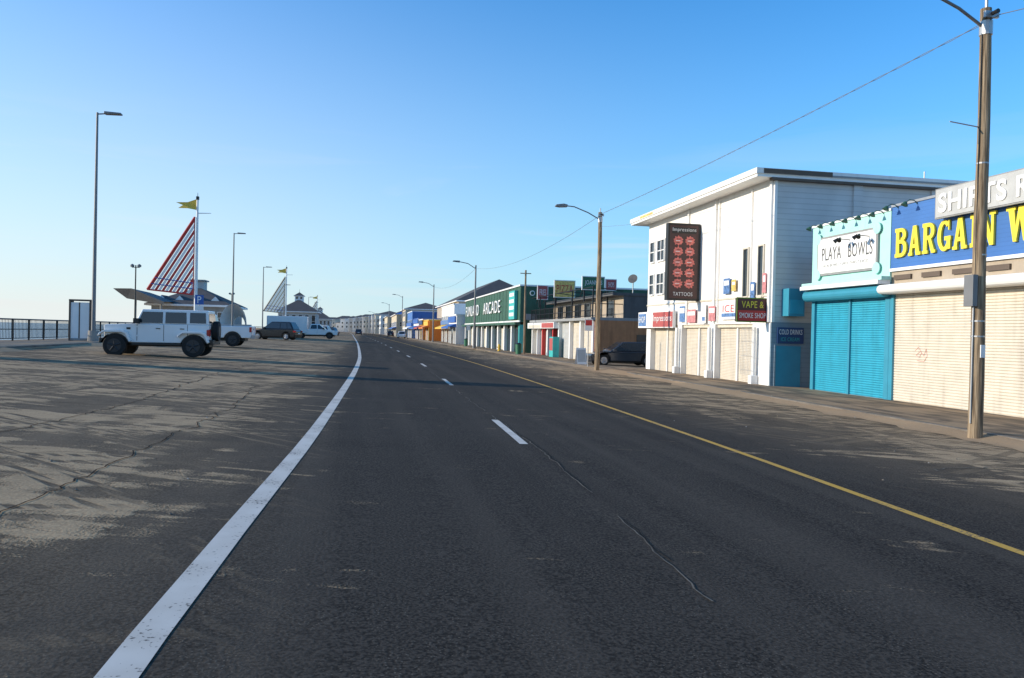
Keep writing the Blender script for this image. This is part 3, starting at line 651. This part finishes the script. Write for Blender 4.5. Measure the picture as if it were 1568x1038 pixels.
def lamprow(e,y0,y1,n,z,X):
    for i in range(n):
        y=y0+(y1-y0)*i/(n-1); b=B(); pts=[(X+.05,y,z),(X-.1,y,z+.14),(X-.28,y,z+.15),(X-.4,y,z+.06)]
        for p,q in zip(pts,pts[1:]): b.cyl(p,q,.014,.014,6,'green')
        b.cyl((X-.4,y,z+.08),(X-.45,y,z-.03),.04,.11,12,'green'); b.build('gooseneck_lamp',e)
XS=17.0; ZG=-.45
e=empty('bowl_shop_building'); b=B(); b.box(XS+.3,30,23.2,27.8,-.8,5.2,'cream'); b.box(XS-.02,XS+.3,23.2,27.8,3.5,5.85,'mint'); b.box(XS-.06,XS+.34,23.18,27.83,5.85,5.93,'whiteclean')
b.box(XS+.0,XS+.3,23.2,23.42,-.8,3.5,'tealbox'); b.box(XS,XS+.3,27.6,27.8,-.8,3.5,'tealbox'); b.build('walls',e)
b=B(); b.box(XS-.5,XS-.03,23.15,27.85,3.42,3.56,'whiteclean'); b.box(XS-.4,XS-.03,23.1,27.9,3.56,3.68,'mint'); b.build('cornice',e,bevel=.01)
b=B(); b.cyl((XS-.18,23.15,3.2),(XS-.18,27.85,3.2),.21,.21,16,'tealbox'); b.build('shutter_roll',e,smooth=False)
shutter(e,'W',XS+.12,23.42,25.4,ZG,3.1,'teal',.08); shutter(e,'W',XS+.12,25.46,27.6,ZG,3.1,'teal',.08)
b=B(); b.box(XS+.03,XS+.14,25.38,25.48,-.6,3.1,'tealbox'); b.build('mullion',e)
lamprow(e,23.6,27.4,6,5.75,XS)
e2=empty('bowl_shop_sign'); b=B(); b.box(XS-.1,XS-.03,23.75,27.35,3.95,5.4,'gray'); b.box(XS-.115,XS-.1,23.83,27.27,4.03,5.32,'whiteclean')
for zz in(4.0,5.35):
    for yy in(23.8,27.3): b.cyl((XS-.12,yy,zz),(XS-.09,yy,zz),.2,.2,14,'mint')
b.build('board',e2); text(e2,'PLAYA   BOWLS','W',XS-.12,27.0,24.0,4.50,4.98,'dgray',.003); text(e2,'ACAI BOWLS * SMOOTHIES * JUICES','W',XS-.12,26.9,24.2,4.22,4.36,'gray',.003)
for yy in(25.3,24.2):
    b=B(); b.cyl((XS-.05,yy,5.12),(XS-.6,yy,5.14),.015,.015,6,'black'); b.cyl((XS-.55,yy,5.15),(XS-.66,yy+.10,5.03),.04,.08,12,'black'); b.cyl((XS-.55,yy-.08,5.15),(XS-.66,yy-.2,5.04),.04,.075,12,'black'); b.build('floodlight',e2)
e=empty('bargain_store_building'); b=B(); b.box(XS+.3,30,10,23.2,-.8,5.4,'cream'); b.box(XS,XS+.3,10,23.19,3.85,5.95,'blue'); b.box(XS+.05,XS+.3,10,23.19,3.4,3.85,'tan'); b.box(XS-.04,XS+.33,10,23.19,5.95,6.03,'steel')
b.box(XS-.04,XS-.0,10,23.19,3.83,3.93,'whiteclean'); b.box(XS+.0,XS+.3,23.0,23.19,-.8,3.4,'tealbox'); b.build('walls',e)
for i in range(9): 
    b=B(); y=22.6-i*1.3; b.box(XS-.02,XS+.05,y-.4,y+.4,3.55,3.7,'brown'); b.build('vent',e)
b=B(); b.box(XS-.38,XS+.04,10,23.15,3.08,3.38,'whiteclean'); b.cyl((XS-.38,10,3.23),(XS-.38,23.15,3.23),.15,.15,12,'whiteclean'); b.build('shutter_roll_box',e)
shutter(e,'W',XS+.1,17.6,23.0,ZG-.02,3.1,'shutcream',.085); shutter(e,'W',XS+.1,11.5,17.5,ZG-.02,3.1,'shutcream',.085)
b=B(); b.box(XS+.0,XS+.16,17.48,17.62,-.6,3.1,'whiteclean'); b.build('guide_rail',e)
gpts=[(22.0,1.25),(21.85,1.37),(21.7,1.2),(21.8,1.05),(21.95,1.12),(21.75,1.25),(21.6,1.1),(21.5,1.32),(21.45,1.1),(21.6,.92),(21.9,.95)]
b=B()
for p_,q_ in zip(gpts,gpts[1:]): b.cyl((XS+.066,p_[0],p_[1]),(XS+.066,q_[0],q_[1]),.008,.008,5,'scrawl')
b.build('graffiti',e)
sgn_letters(e,'BARGAIN',XS-.02,22.9,18.75,4.26,5.2,'yellow'); sgn_letters(e,'WORLD',XS-.02,18.35,14.7,4.26,5.2,'yellow')
lamprow(e,22.9,22.0,2,5.85,XS)
e2=empty('rooftop_shirt_sign'); b=B(); b.box(XS-.28,XS-.2,12,20.85,5.22,6.12,'gray'); b.box(XS-.3,XS-.28,12.05,20.8,5.26,6.08,'palegray')
for y in(20,18,16): b.box(XS-.2,XS-.04,y-.04,y+.04,5.6,5.7,'steel')
b.build('board',e2); text(e2,'SHIRTS R US','W',XS-.32,20.65,16.2,5.38,5.95,'whiteclean',.01,bold=.02)
# --- low shops + brick side
e=empty('balcony_shops_building'); b=B(); XL=15.5
b.box(XL+.3,27,52.0,72.5,-.8,2.55,'cream'); b.box(XL+2,27,52.0,72.5,2.55,4.3,'tan'); b.box(XL-.3,27,51.95,72.6,2.55,2.75,'gray'); b.box(XL+1.2,27.2,51.9,72.7,4.3,4.5,'dgray')
b.box(XL+.29,27,51.96,51.999,-.8,2.55,'rust'); b.box(XL+2,27,51.95,51.999,2.75,4.3,'dgray'); b.box(XL+3,XL+3.9,51.9,51.96,-.5,1.6,'brown'); b.box(XL+.0,XL+.3,52,52.4,-.8,2.55,'brick')
for i in range(6): window(b,'W',XL+2,54+i*3,55.6+i*3,2.9,4.0,'dgray',.07,False)
b.build('walls',e)
b=B()
for i in range(12):
    y=52.1+i*1.84; b.box(XL-.2,XL-.12,y-.04,y+.04,2.75,4.9 if i%3==0 else 3.75,'black')
for zz in(3.7,3.25,2.85): b.cyl((XL-.16,52.1,zz),(XL-.16,72.4,zz),.03,.03,6,'black')
y=52.1
while y<72: b.box(XL-.17,XL-.15,y-.012,y+.012,2.85,3.7,'black'); y+=.25
b.cyl((XL-.16,52.1,4.85),(XL-.16,72.4,4.85),.035,.035,6,'black')
for i in range(7): b.cyl((XL-.16,52.1+i*3.3,4.85),(XL+2,52.1+i*3.3,4.6),.03,.03,6,'black')
b.cyl((XL-.16,52.1,3.7),(XL+2,52.1,3.7),.03,.03,6,'black'); b.build('balcony_railing',e)
b=B()
for y in(52.3,55.5,58.5,62,64,66,68,70,72.3): b.box(XL-.1,XL+.32,y-.15,y+.15,-.8,2.55,'red' if y in(64,68) else 'whiteclean')
b.box(XL-.5,XL+.3,62,72.5,2.0,2.5,'whiteclean'); b.box(XL-.52,XL-.5,62.2,66.5,2.05,2.45,'redsoft'); b.box(XL-.52,XL-.5,67,72,2.05,2.3,'cream'); b.box(XL-.7,XL-.2,61.3,62.6,-.5,1.3,'turq'); b.box(XL-.72,XL-.7,61.4,62.5,.2,1.2,'redsoft')
for y in(62.3,64.3,66.3,68.3,70.3): b.box(XL+.22,XL+.29,y+.1,y+1.5,-.4,1.9,'glass' if y<66 else 'palegray')
b.build('shopfronts',e)
for a,c in((52.5,55.3),(55.7,58.3),(58.7,61.8)): shutter(e,'W',XL+.2,a,c,-.45,2.4,'palegray' if a>58 else 'shutcream',.1)
def billboard(x0,x1,y,z0,z1,kk,txt,tk='whiteclean',facing='S'):
    e=empty('roof_billboard'); b=B(); b.box(x0,x1,y,y+.12,z0,z1,'whiteclean'); b.box(x0+.06,x1-.06,y-.02,y,z0+.06,z1-.06,kk)
    for x in(x0+.2,x1-.2): b.box(x-.05,x+.05,y+.05,y+.15,3.9,z0,'black'); b.cyl((x,y+.1,z0+.3),(x,y+1.2,4.3),.03,.03,6,'black')
    b.build('panel',e); text(e,txt,'S',y-.03,x0+.2,x1-.2,z0+(z1-z0)*.3,z0+(z1-z0)*.72,tk,.004)
billboard(15.2,16.9,54.5,4.75,5.75,'green2','JOANNE\'S') ; billboard(16.95,17.8,54.5,4.75,5.6,'redsoft','SHOPS')
billboard(15.2,17.0,63,4.55,6.0,'postery','PIZZA','red'); billboard(15.1,16.1,69,4.6,5.9,'redsoft','FRIES')
e=empty('satellite_dish',(18.2,50.5,4.5)); b=B(); b.cyl((0,1.6,-.1),(0,1.6,.8),.04,.04,8,'steel'); b.cyl((0,1.5,.9),(-.12,1.35,.98),.1,.34,18,'dgray'); b.build('dish',e)
# --- arcade
e=empty('arcade_building'); XA=14.5; b=B()
b.box(XA,30,73.6,116,2.6,6.05,'green'); b.box(XA+.4,30,73.7,116,-.8,2.6,'dgray'); b.box(XA-.12,30.1,73.5,116.1,6.05,6.2,'whiteclean'); b.box(XA-.5,XA,73.6,116,2.35,2.6,'green'); b.box(XA-.08,XA-.001,73.6,116,2.62,2.78,'whiteclean')
b.box(XA+.4,30,73.55,73.69,-.8,2.6,'green')
for i in range(11):
    y=73.9+i*4.15; b.box(XA-.05,XA+.42,y-.3,y+.3,-.8,2.35,'whiteclean' if i else 'turq')
    if i<10:
        for j in range(2): b.box(XA+.28,XA+.38,y+.45+j*1.7,y+1.95+j*1.7,-.3,2.0,'glass' if (i+j)%3 else 'cream'); b.box(XA+.26,XA+.4,y+1.97+j*1.7,y+2.07+j*1.7,-.5,2.35,'green')
for i in range(22): b.box(XA-.02,XA-.001,73.7+i*1.95,73.73+i*1.95,2.8,6.04,'black')
b.build('walls',e)
text(e,'ARCADE','W',XA-.12,97,84.5,3.75,5.15,'whiteclean',.05); text(e,'FUNLAND','W',XA-.12,114,101,3.75,5.15,'whiteclean',.05)
b=B(); b.box(XA-.35,XA-.05,75.0,78.0,2.9,5.7,'turq'); 
for i in range(4): b.box(XA-.37,XA-.35,75.3,77.7,3.2+i*.65,3.55+i*.65,'whiteclean')
b.build('turquoise_sign',e)
b=B(); b.cyl((15.6,73.45,5.4),(15.6,73.55,5.4),.25,.25,18,'whiteclean'); b.cyl((15.6,73.42,5.4),(15.6,73.45,5.4),.17,.17,18,'green'); b.box(15.0,16.1,73.45,73.54,2.8,3.4,'gray'); b.build('gable_sign',e)
def shop(name,y0,y1,h,wall,trim='whiteclean',off=14.6,storeys=1,awn=None,sign=None,roof=None,depth=14,roofh=3,winrow=True):
    x=off+k((y0+y1)/2); e=empty(name); b=B(); b.box(x,x+depth,y0,y1,-.9,h,wall)
    if not roof: b.box(x-.12,x+depth+.1,y0-.05,y1+.05,h,h+.2,trim)
    else:
        b.box(x-.5,x+depth+.5,y0-.5,y1+.5,h,h+.2,trim); hip(b,x-.5,x+depth+.5,y0-.5,y1+.5,h+.2,h+roofh,roof,min(depth,y1-y0)*.42)
    n=max(1,int((y1-y0)/3.2)); w=(y1-y0)/n
    for i in range(n):
        a=y0+i*w; fb(b,'W',x,a+.35,a+w-.35,-.4,1.95,.03,random.choice(['glass','shutcream','gray','glass'])); fb(b,'W',x,a-.12,a+.12,-.8,2.2,.12,trim)
        for s in range(1,storeys):
            zz=2.9+(s-1)*2.8
            if winrow: window(b,'W',x,a+w*.2,a+w*.42,zz,zz+1.4,trim,.07); window(b,'W',x,a+w*.58,a+w*.8,zz,zz+1.4,trim,.07)
    for s in range(1,storeys):
        for i in range(max(2,int(depth/4))): window(b,'S',y0,x+1+i*3.2,x+2+i*3.2,2.9+(s-1)*2.8,4.2+(s-1)*2.8,trim,.07)
    b.build('walls',e)
    b=B()
    if awn:
        b.add([(x-.02,y0+.2,2.75),(x-.02,y1-.2,2.75),(x-1.3,y1-.2,2.25),(x-1.3,y0+.2,2.25),(x-1.3,y1-.2,2.0),(x-1.3,y0+.2,2.0),(x-.02,y0+.2,2.25)],[(0,1,2,3),(3,2,4,5),(0,3,6)],awn)
    if sign: b.box(x-.25,x-.06,y0+.6,y1-.6,h-1.0 if storeys==1 else 2.8,h-.1 if storeys==1 else 3.6,sign)
    if b.v: b.build('awning_and_sign',e)
    return e
shop('white_blue_shop',117,128,4.0,'white','whiteclean',14.4,1,'royal','royal')
shop('hotel',128.5,150,6.0,'white','whiteclean',15.6,2,'yel2','posterblue',None)
shop('orange_shop',152,164,3.6,'orange','yel2',13.8,1,'orange','yel2')
shop('yellow_shop',164.5,176,3.9,'yel2','whiteclean',13.8,1,'redsoft','navy')
shop('casino_building',150,196,7.4,'tan','whiteclean',19.5,2,None,None,'roofgray',18,5.0)
shop('blue_white_shop',177,196,4.3,'white','royal',14,1,'royal','royal')
shop('blue_arcade_shop',198,222,6.4,'blue','whiteclean',14.2,2,'whiteclean','royal')
shop('white_motel',224,246,7.6,'beige','whiteclean',14.2,3,None,None,'roofgray',12,2.2)
shop('colonnade_inn',250,300,6.6,'beige','whiteclean',13.8,2,'royal',None,'royal',12,2.4)
shop('blue_roof_inn',303,350,6.8,'beige','whiteclean',13.8,2,None,None,'roofgray',12,2.6)
shop('beach_motel',355,395,8.0,'white','whiteclean',14,3,None,None,None)
cols=['white','beige','tan','palegray','cream','palegray','white','white']
y=400
for i in range(17):
    L_=random.uniform(14,24); st=random.choice([2,3,3,3])
    shop('seaside_house',y,y+L_,st*2.9+.5,random.choice(cols),'whiteclean',14,st,None,None,random.choice([None,'roofgray','roofgray']),random.uniform(14,22),random.uniform(2.0,3.6)); y+=L_+1.5
for (x,y0,y1,h,w_) in((31,118,140,7.5,'white'),(34,160,185,9,'tan'),(30,215,240,10,'palegray'),(29,262,290,9.5,'white'),(24,330,350,11,'beige')):
    e=empty('back_street_house'); b=B(); b.box(x,x+12,y0,y1,-1,h-2,w_); hip(b,x-.5,x+12.5,y0-.5,y1+.5,h-2,h+1,'roofgray',5); 
    for i in range(4): window(b,'S',y0,x+1+i*2.8,x+2+i*2.8,h-4.4,h-3.2); window(b,'W',x,y0+2+i*4,y0+3.2+i*4,h-4.4,h-3.2)
    b.build('house',e)
e=empty('sandwich_board',(12.95,46.3,sz(13))); b=B()
b.add([(-.3,-.3,0),(.3,-.3,0),(.3,-.02,1.0),(-.3,-.02,1.0),(-.3,.3,0),(.3,.3,0),(.3,.02,1.0),(-.3,.02,1.0)],[(0,1,2,3),(5,4,7,6),(3,2,6,7)],'whiteclean'); b.add([(-.25,-.262,.15),(.25,-.262,.15),(.25,-.06,.9),(-.25,-.06,.9)],[(0,1,2,3)],'palegray'); b.build('boards',e)
e=empty('traffic_sign',(12.2,42.2,sz(12))); b=B(); b.cyl((0,0,0),(0,0,2.7),.03,.03,8,'steel'); b.box(-.23,.23,-.045,-.03,2.0,2.65,'whiteclean'); b.box(-.18,.18,-.05,-.045,2.3,2.6,'red'); b.build('post_and_plate',e)
e=empty('traffic_sign',(12.4,96,sz(12))); b=B(); b.cyl((0,0,0),(0,0,2.7),.03,.03,8,'steel'); b.box(-.23,.23,-.045,-.03,2.0,2.65,'whiteclean'); b.build('post_and_plate',e)
e=empty('fire_hydrant',(12.9,76,sz(13))); b=B(); b.cyl((0,0,0),(0,0,.06),.17,.17,12,'yel2'); b.cyl((0,0,.06),(0,0,.55),.11,.11,12,'yel2'); b.cyl((0,0,.55),(0,0,.72),.13,.04,12,'yel2'); b.cyl((-.2,0,.4),(.2,0,.4),.05,.05,8,'yel2'); b.cyl((0,-.2,.35),(0,0,.35),.06,.06,8,'yel2'); b.build('hydrant',e)
for (x,y) in((13.0,66.5),(12.8,101)):
    e=empty('litter_bin',(x,y,sz(13))); b=B(); b.cyl((0,0,0),(0,0,.85),.24,.28,14,'green2'); b.cyl((0,0,.85),(0,0,.98),.29,.12,14,'black'); b.build('bin',e)
# ------------------------------------------------------------ vehicles
def outline(top,wx,Rr,zl,x0,x1):
    pts=[(x0,zl)]
    for w in wx:
        c=math.sqrt(max(0,Rr**2-(zl-.38)**2))
        a0=math.atan2(zl-.38,-c); a1=math.atan2(zl-.38,c)
        if a0<0:a0+=2*math.pi
        for i in range(11):
            t=a0+(a1-a0)*i/10; pts.append((w+Rr*math.cos(t),.38+Rr*math.sin(t)))
    pts.append((x1,zl)); return pts+top
def wheels(e,wx,w,r,rim='rim',tw=.24):
    for x in wx:
        for s in(-1,1):
            yo=s*(w/2-.02); b=B(); b.cyl((x,yo,r),(x,yo-s*tw,r),r,r,28,'tyre'); b.build('tyre',e,bevel=.035)
            b=B(); b.cyl((x,yo+s*.004,r),(x,yo-s*.05,r),r*.62,r*.60,24,rim); b.cyl((x,yo+s*.02,r),(x,yo,r),r*.14,r*.16,10,rim)
            for q in range(5):
                t=q*2*math.pi/5+.3; b.cyl((x+.1*r*math.cos(t),yo+s*.012,r+.1*r*math.sin(t)),(x+.58*r*math.cos(t),yo+s*.012,r+.58*r*math.sin(t)),.035,.028,6,'alloy' if rim=='alloy' else 'rim')
            b.build('rim',e)
def house(b,xb,xt,zb,zt,wb,wt,kk):
    vs=[(xb[0],-wb/2,zb),(xb[1],-wb/2,zb),(xb[1],wb/2,zb),(xb[0],wb/2,zb),(xt[0],-wt/2,zt),(xt[1],-wt/2,zt),(xt[1],wt/2,zt),(xt[0],wt/2,zt)]
    b.add(vs,[(3,2,1,0),(4,5,6,7),(0,1,5,4),(1,2,6,5),(2,3,7,6),(3,0,4,7)],kk)
def sideglass(b,polys,zb,zt,wb,wt,o=.012,kk='glass'):
    for poly in polys:
        for s in(-1,1):
            pts=[]
            for x,z in poly: t=(z-zb)/(zt-zb); pts.append((x,s*((wb+(wt-wb)*t)/2+o),z))
            b.poly(pts if s<0 else pts[::-1],kk)
def endglass(b,xb,xt,zb,zt,wb,wt,z0,z1,sgn,o=.012,marg=.1,kk='glass'):
    pts=[]
    for z,s in((z0,-1),(z0,1),(z1,1),(z1,-1)):
        t=(z-zb)/(zt-zb); pts.append((xb+(xt-xb)*t+sgn*o,s*((wb+(wt-wb)*t)/2-marg),z))
    b.poly(pts,kk)
def jeep(x,y,rz):
    e=empty('off_road_suv',(x,y,gz(x)+.0),rz); e.scale=(.96,.96,.965)
    wx=(-1.46,1.46)
    top=[(1.86,.75),(1.88,1.20),(1.8,1.24),(.75,1.29),(-2.02,1.29),(-2.05,.6)]
    b=B(); b.prism(outline(top,wx,.52,.55,-2.02,1.84),-.80,.80,'carwhite'); b.build('body_tub',e,bevel=.03)
    b=B(); house(b,(-2.02,.76),(-1.98,.50),1.29,1.87,1.56,1.44,'carwhite'); b.build('hard_top',e,bevel=.035)
    b=B(); sideglass(b,[[(-.28,1.33),(.64,1.33),(.47,1.77),(-.28,1.77)],[(-1.18,1.33),(-.38,1.33),(-.38,1.77),(-1.16,1.77)],[(-1.92,1.35),(-1.30,1.35),(-1.30,1.77),(-1.89,1.77)]],1.29,1.87,1.56,1.44)
    endglass(b,.76,.50,1.29,1.87,1.56,1.44,1.35,1.79,1); endglass(b,-2.02,-1.98,1.29,1.87,1.56,1.44,1.38,1.75,-1); b.build('windows',e)
    b=B()
    for w in wx:
        for s in(-1,1):
            pts=[(w-.62,.60),(w-.48,.96),(w-.3,1.03),(w+.34,1.03),(w+.56,.90),(w+.60,.78),(w+.40,.94),(w-.25,.95),(w-.40,.89),(w-.55,.58)]
            b.prism(pts,min(s*.79,s*.97),max(s*.79,s*.97),'carwhite' )
    b.build('fender_flares',e,bevel=.01)
    b=B(); b.box(1.88,2.06,-.78,.78,.52,.70,'black'); b.box(-2.20,-2.04,-.8,.8,.5,.70,'black'); b.box(-1,.85,-.86,-.78,.44,.54,'black'); b.box(-1,.85,.78,.86,.44,.54,'black'); b.box(-2,1.8,-.45,.45,.40,.56,'black')
    for w in wx: b.box(max(w-.5,-1.95),min(w+.5,1.8),-.78,.78,.55,.93,'black')
    b.build('bumpers',e,bevel=.02)
    b=B(); b.cyl((-2.06,.0,1.05),(-2.30,.0,1.05),.41,.41,26,'tyre'); b.cyl((-2.30,0,1.05),(-2.315,0,1.05),.24,.22,18,'rim'); b.build('spare_wheel',e,bevel=.03)
    b=B()
    for i in range(7): b.box(1.875,1.895,-.36+i*.12-.03,-.36+i*.12+.03,.85,1.14,'black')
    for s in(-1,1):
        b.cyl((1.86,s*.58,.98),(1.91,s*.58,.98),.105,.105,16,'lens'); b.box(-2.08,-2.04,s*.72-.07,s*.72+.07,.85,1.12,'taillight'); b.box(-2.06,-1.95,s*.79,s*.815,.86,1.1,'taillight'); b.box(.55,.75,s*.84,s*1.04,1.3,1.5,'black')
        for xx in(-.33,-1.22,.66): b.box(xx-.008,xx+.008,s*.80,s*.806,.62,1.27,'black')
        for xx in(-.2,-1.1): b.box(xx,xx+.16,s*.80,s*.83,1.1,1.13,'black')
        for zz in(.8,1.15): b.box(.60,.72,s*.8,s*.82,zz,zz+.05,'carwhite')
        b.box(.9,1.05,s*.8,s*.81,1.06,1.14,'black')
    b.box(.75,.9,-.6,.6,1.295,1.315,'black')
    b.build('trim',e)
    wheels(e,wx,1.90,.43,'rim',.30)
def pickup(x,y,rz,col='carwhite',z=None):
    e=empty('pickup_truck',(x,y,gz(x) if z is None else z),rz); wx=(-1.75,1.75)
    top=[(2.75,.7),(2.78,1.05),(1.3,1.16),(1.25,1.2),(-.75,1.2),(-.78,1.2),(-2.75,1.2),(-2.78,.65)]
    b=B(); b.prism(outline(top,wx,.50,.5,-2.76,2.74),-.96,.96,col); b.build('body',e,bevel=.05)
    b=B(); house(b,(-.75,1.3),(-.55,.5),1.2,1.86,1.84,1.5,col); b.build('cab',e,bevel=.05)
    b=B(); sideglass(b,[[(.28,1.26),(1.08,1.26),(.5,1.76),(.28,1.76)],[(-.62,1.26),(.18,1.26),(.18,1.76),(-.48,1.76)]],1.2,1.86,1.84,1.5); endglass(b,-.75,-.55,1.2,1.86,1.84,1.5,1.28,1.76,-1); endglass(b,1.3,.5,1.2,1.86,1.84,1.5,1.26,1.78,1); b.build('windows',e)
    b=B(); b.box(-2.65,-.85,-.82,.82,1.203,1.21,'black'); b.box(-2.98,-2.78,-.9,.9,.48,.68,'alloy'); b.box(2.75,2.9,-.9,.9,.45,.65,'black'); b.box(-2.4,2.4,-.6,.6,.32,.5,'black')
    for w in wx: b.box(w-.5,w+.5,-.9,.9,.5,.88,'black')
    for s in(-1,1): b.box(-2.80,-2.68,min(s*.97,s*.8),max(s*.97,s*.8),.85,1.15,'taillight'); b.box(2.7,2.8,min(s*.93,s*.6),max(s*.93,s*.6),.82,1.0,'lens'); b.box(.95,1.1,min(s*.98,s*1.18),max(s*.98,s*1.18),1.2,1.42,'black'); b.box(.22,.232,min(s*.96,s*.966),max(s*.96,s*.966),.6,1.2,'black')
    b.box(-2.795,-2.78,-.75,.75,.72,1.12,'carwhite'); b.box(-2.80,-2.795,-.12,.12,.98,1.05,'black'); b.box(2.78,2.8,-.55,.55,.72,.98,'black'); b.build('trim',e)
    wheels(e,wx,1.95,.40,'rim',.26)
def suv(name,x,y,rz,col,L_=4.6,H=1.7,W=1.86,z=None,alloy='alloy'):
    e=empty(name,(x,y,gz(x) if z is None else z),rz); h=L_/2; wx=(-h*.60,h*.62); zb=H*.59
    top=[(h-.03,.55),(h-.06,.72),(h-.35,zb-.14),(h*.42,zb),(-h+.25,zb+.03),(-h+.05,zb-.15),(-h,.55)]
    b=B(); b.prism(outline(top,wx,.40,.28,-h+.05,h-.1),-W/2,W/2,col); b.build('body',e,bevel=.07,seg=3)
    xb=(-h+.22,h*.46); xt=(-h+.62,h*.05)
    b=B(); house(b,xb,xt,zb,H,W-.12,W-.46,col); b.build('greenhouse',e,bevel=.07,seg=3)
    def xr(t): return xb[0]+(xt[0]-xb[0])*t
    def xf(t): return xb[1]+(xt[1]-xb[1])*t
    z0,z1=zb+.06,H-.1; t0=(z0-zb)/(H-zb); t1=(z1-zb)/(H-zb); mid=(xf(1)+xr(1))/2
    b=B(); sideglass(b,[[(mid+.05,z0),(xf(t0)-.12,z0),(xf(t1)-.1,z1),(mid+.05,z1)],[(xr(t0)+.62,z0),(mid-.03,z0),(mid-.03,z1),(xr(t1)+.4,z1)],[(xr(t0)+.14,z0+.04),(xr(t0)+.55,z0),(xr(t1)+.33,z1),(xr(t1)+.12,z1)]],zb,H,W-.12,W-.46)
    endglass(b,xb[1],xt[1],zb,H,W-.12,W-.46,z0,z1,1); endglass(b,xb[0],xt[0],zb,H,W-.12,W-.46,z0,z1,-1); b.build('windows',e)
    b=B(); b.box(-h+.1,h-.15,-W*.4,W*.4,.2,.32,'black')
    for s in(-1,1):
        b.box(-h-.01,-h+.22,min(s*W*.36,s*(W/2+.005)),max(s*W*.36,s*(W/2+.005)),zb-.28,zb-.12,'taillight'); b.box(h-.42,h-.1,min(s*W*.36,s*(W/2-.02)),max(s*W*.36,s*(W/2-.02)),zb-.36,zb-.24,'lens'); b.box(h*.30,h*.38,min(s*(W/2-.02),s*(W/2+.16)),max(s*(W/2-.02),s*(W/2+.16)),zb+.02,zb+.16,col)
        b.box(mid+.0,mid+.012,min(s*W/2,s*(W/2+.004)),max(s*W/2,s*(W/2+.004)),.35,zb-.02,'black')
    for w in wx: b.box(w-.36,w+.36,-W/2+.1,W/2-.1,.3,.7,'black')
    b.box(h-.07,h-.03,-W*.3,W*.3,.42,.6,'black'); b.box(-h-.015,-h,-.26,.26,.6,.72,'whiteclean'); b.build('trim',e)
    wheels(e,wx,W,.35,alloy,.22)
jeep(-7.9,32.6,R(180))
pickup(-9.35,48.6,R(180))
suv('black_suv',-8.7,80,R(163),'carblack',4.7,1.78)
suv('parked_car',15.85,47.2,R(180),'cargray',4.6,1.5,1.84,z=sz(14.5)-.04)
e=empty('box_trailer',(-9.6,103,gz(-9.6)),0); b=B(); b.box(-2.6,2.3,-1.1,1.1,.55,2.65,'carwhite'); b.build('box',e,bevel=.05); b=B(); b.box(2.3,3.2,-.08,.08,.5,.6,'black'); b.box(-2.62,-2.6,-1,1,.6,2.6,'whiteclean'); b.build('hitch',e); wheels(e,(-.4,.5),2.2,.36,'rim')
pickup(-6.3,103,R(0)); suv('distant_suv',-7.6,128,R(170),'carwhite',4.6,1.75)
suv('distant_car',-7.3,150,R(160),'cargray',4.6,1.5); suv('distant_car',-8.2,170,R(165),'carblack',4.6,1.6); suv('distant_car',-9.2,190,R(160),'carwhite',4.6,1.5)
for (x,y,c) in((-10,215,'carblack'),(-11,240,'cargray'),(-12,270,'carwhite'),(8.4,190,'carwhite'),(7.0,230,'carblack'),(-2.0,225,'cargray')): suv('distant_car',x,y,R(90 if x>-5 else 160),c,4.6,1.6)
# ------------------------------------------------------------ light, sky, camera
EL=R(17); AZ=R(6)
sd=Vector((-math.cos(EL)*math.cos(AZ),math.cos(EL)*math.sin(AZ),math.sin(EL)))
l=bpy.data.objects.new("sun",bpy.data.lights.new("sun",'SUN')); sc.collection.objects.link(l)
l.rotation_euler=sd.to_track_quat('Z','Y').to_euler(); l.data.energy=5.0; l.data.angle=R(.5); l.data.color=(1,.88,.71)
w=bpy.data.worlds.new("World"); sc.world=w; w.use_nodes=True; nt=w.node_tree; N=nt.nodes; L=nt.links
sky=N.new('ShaderNodeTexSky'); sky.sky_type='NISHITA'; sky.sun_disc=False; sky.sun_elevation=EL; sky.sun_rotation=math.atan2(sd.x,sd.y); sky.air_density=1; sky.dust_density=.3; sky.ozone_density=3
ST=.12
v=N.new('ShaderNodeVectorMath'); v.operation='MULTIPLY'; v.inputs[1].default_value=(.58,1.62,2.30); L.new(sky.outputs[0],v.inputs[0])
tc=N.new('ShaderNodeTexCoord'); s=N.new('ShaderNodeSeparateXYZ'); L.new(tc.outputs['Generated'],s.inputs[0])
lf=mapr(N,L,s.outputs['X'],.7,-.45,0,1,True)
top=mapr(N,L,lf,0,1,.44,.58)
hz=mapr(N,L,s.outputs['Z'],0,top,1,0); hz=math2(N,L,'POWER',hz,1.7)
hcol=mixc(N,L,lf,(.44/ST,.74/ST,.91/ST),(.87/ST,.90/ST,.88/ST))
amt=math2(N,L,'MULTIPLY',hz,mapr(N,L,lf,0,1,.80,.98))
cl=noise(N,L,tc.outputs['Generated'],2.6,7,.8,(1,1,11)); cl=mapr(N,L,cl,.50,.72,0,.45,True); cl=math2(N,L,'MULTIPLY',cl,mapr(N,L,s.outputs['Z'],.02,.26,1,0))
c1=mixc(N,L,amt,v.outputs[0],hcol); c2=mixc(N,L,cl,c1,(.86/ST,.86/ST,.85/ST))
L.new(c2,N['Background'].inputs[0]); N['Background'].inputs[1].default_value=ST
cam=bpy.data.objects.new("camera",bpy.data.cameras.new("camera")); sc.collection.objects.link(cam)
cam.data.lens=27.55; cam.data.sensor_width=36; cam.data.clip_end=20000; cam.data.clip_start=.05
cam.matrix_world=Matrix.Translation((0,0,1.52))@Matrix.Rotation(R(-10.57),4,'Z')@Matrix.Rotation(R(90-0.425),4,'X')@Matrix.Rotation(R(1.3),4,'Z')
sc.camera=cam
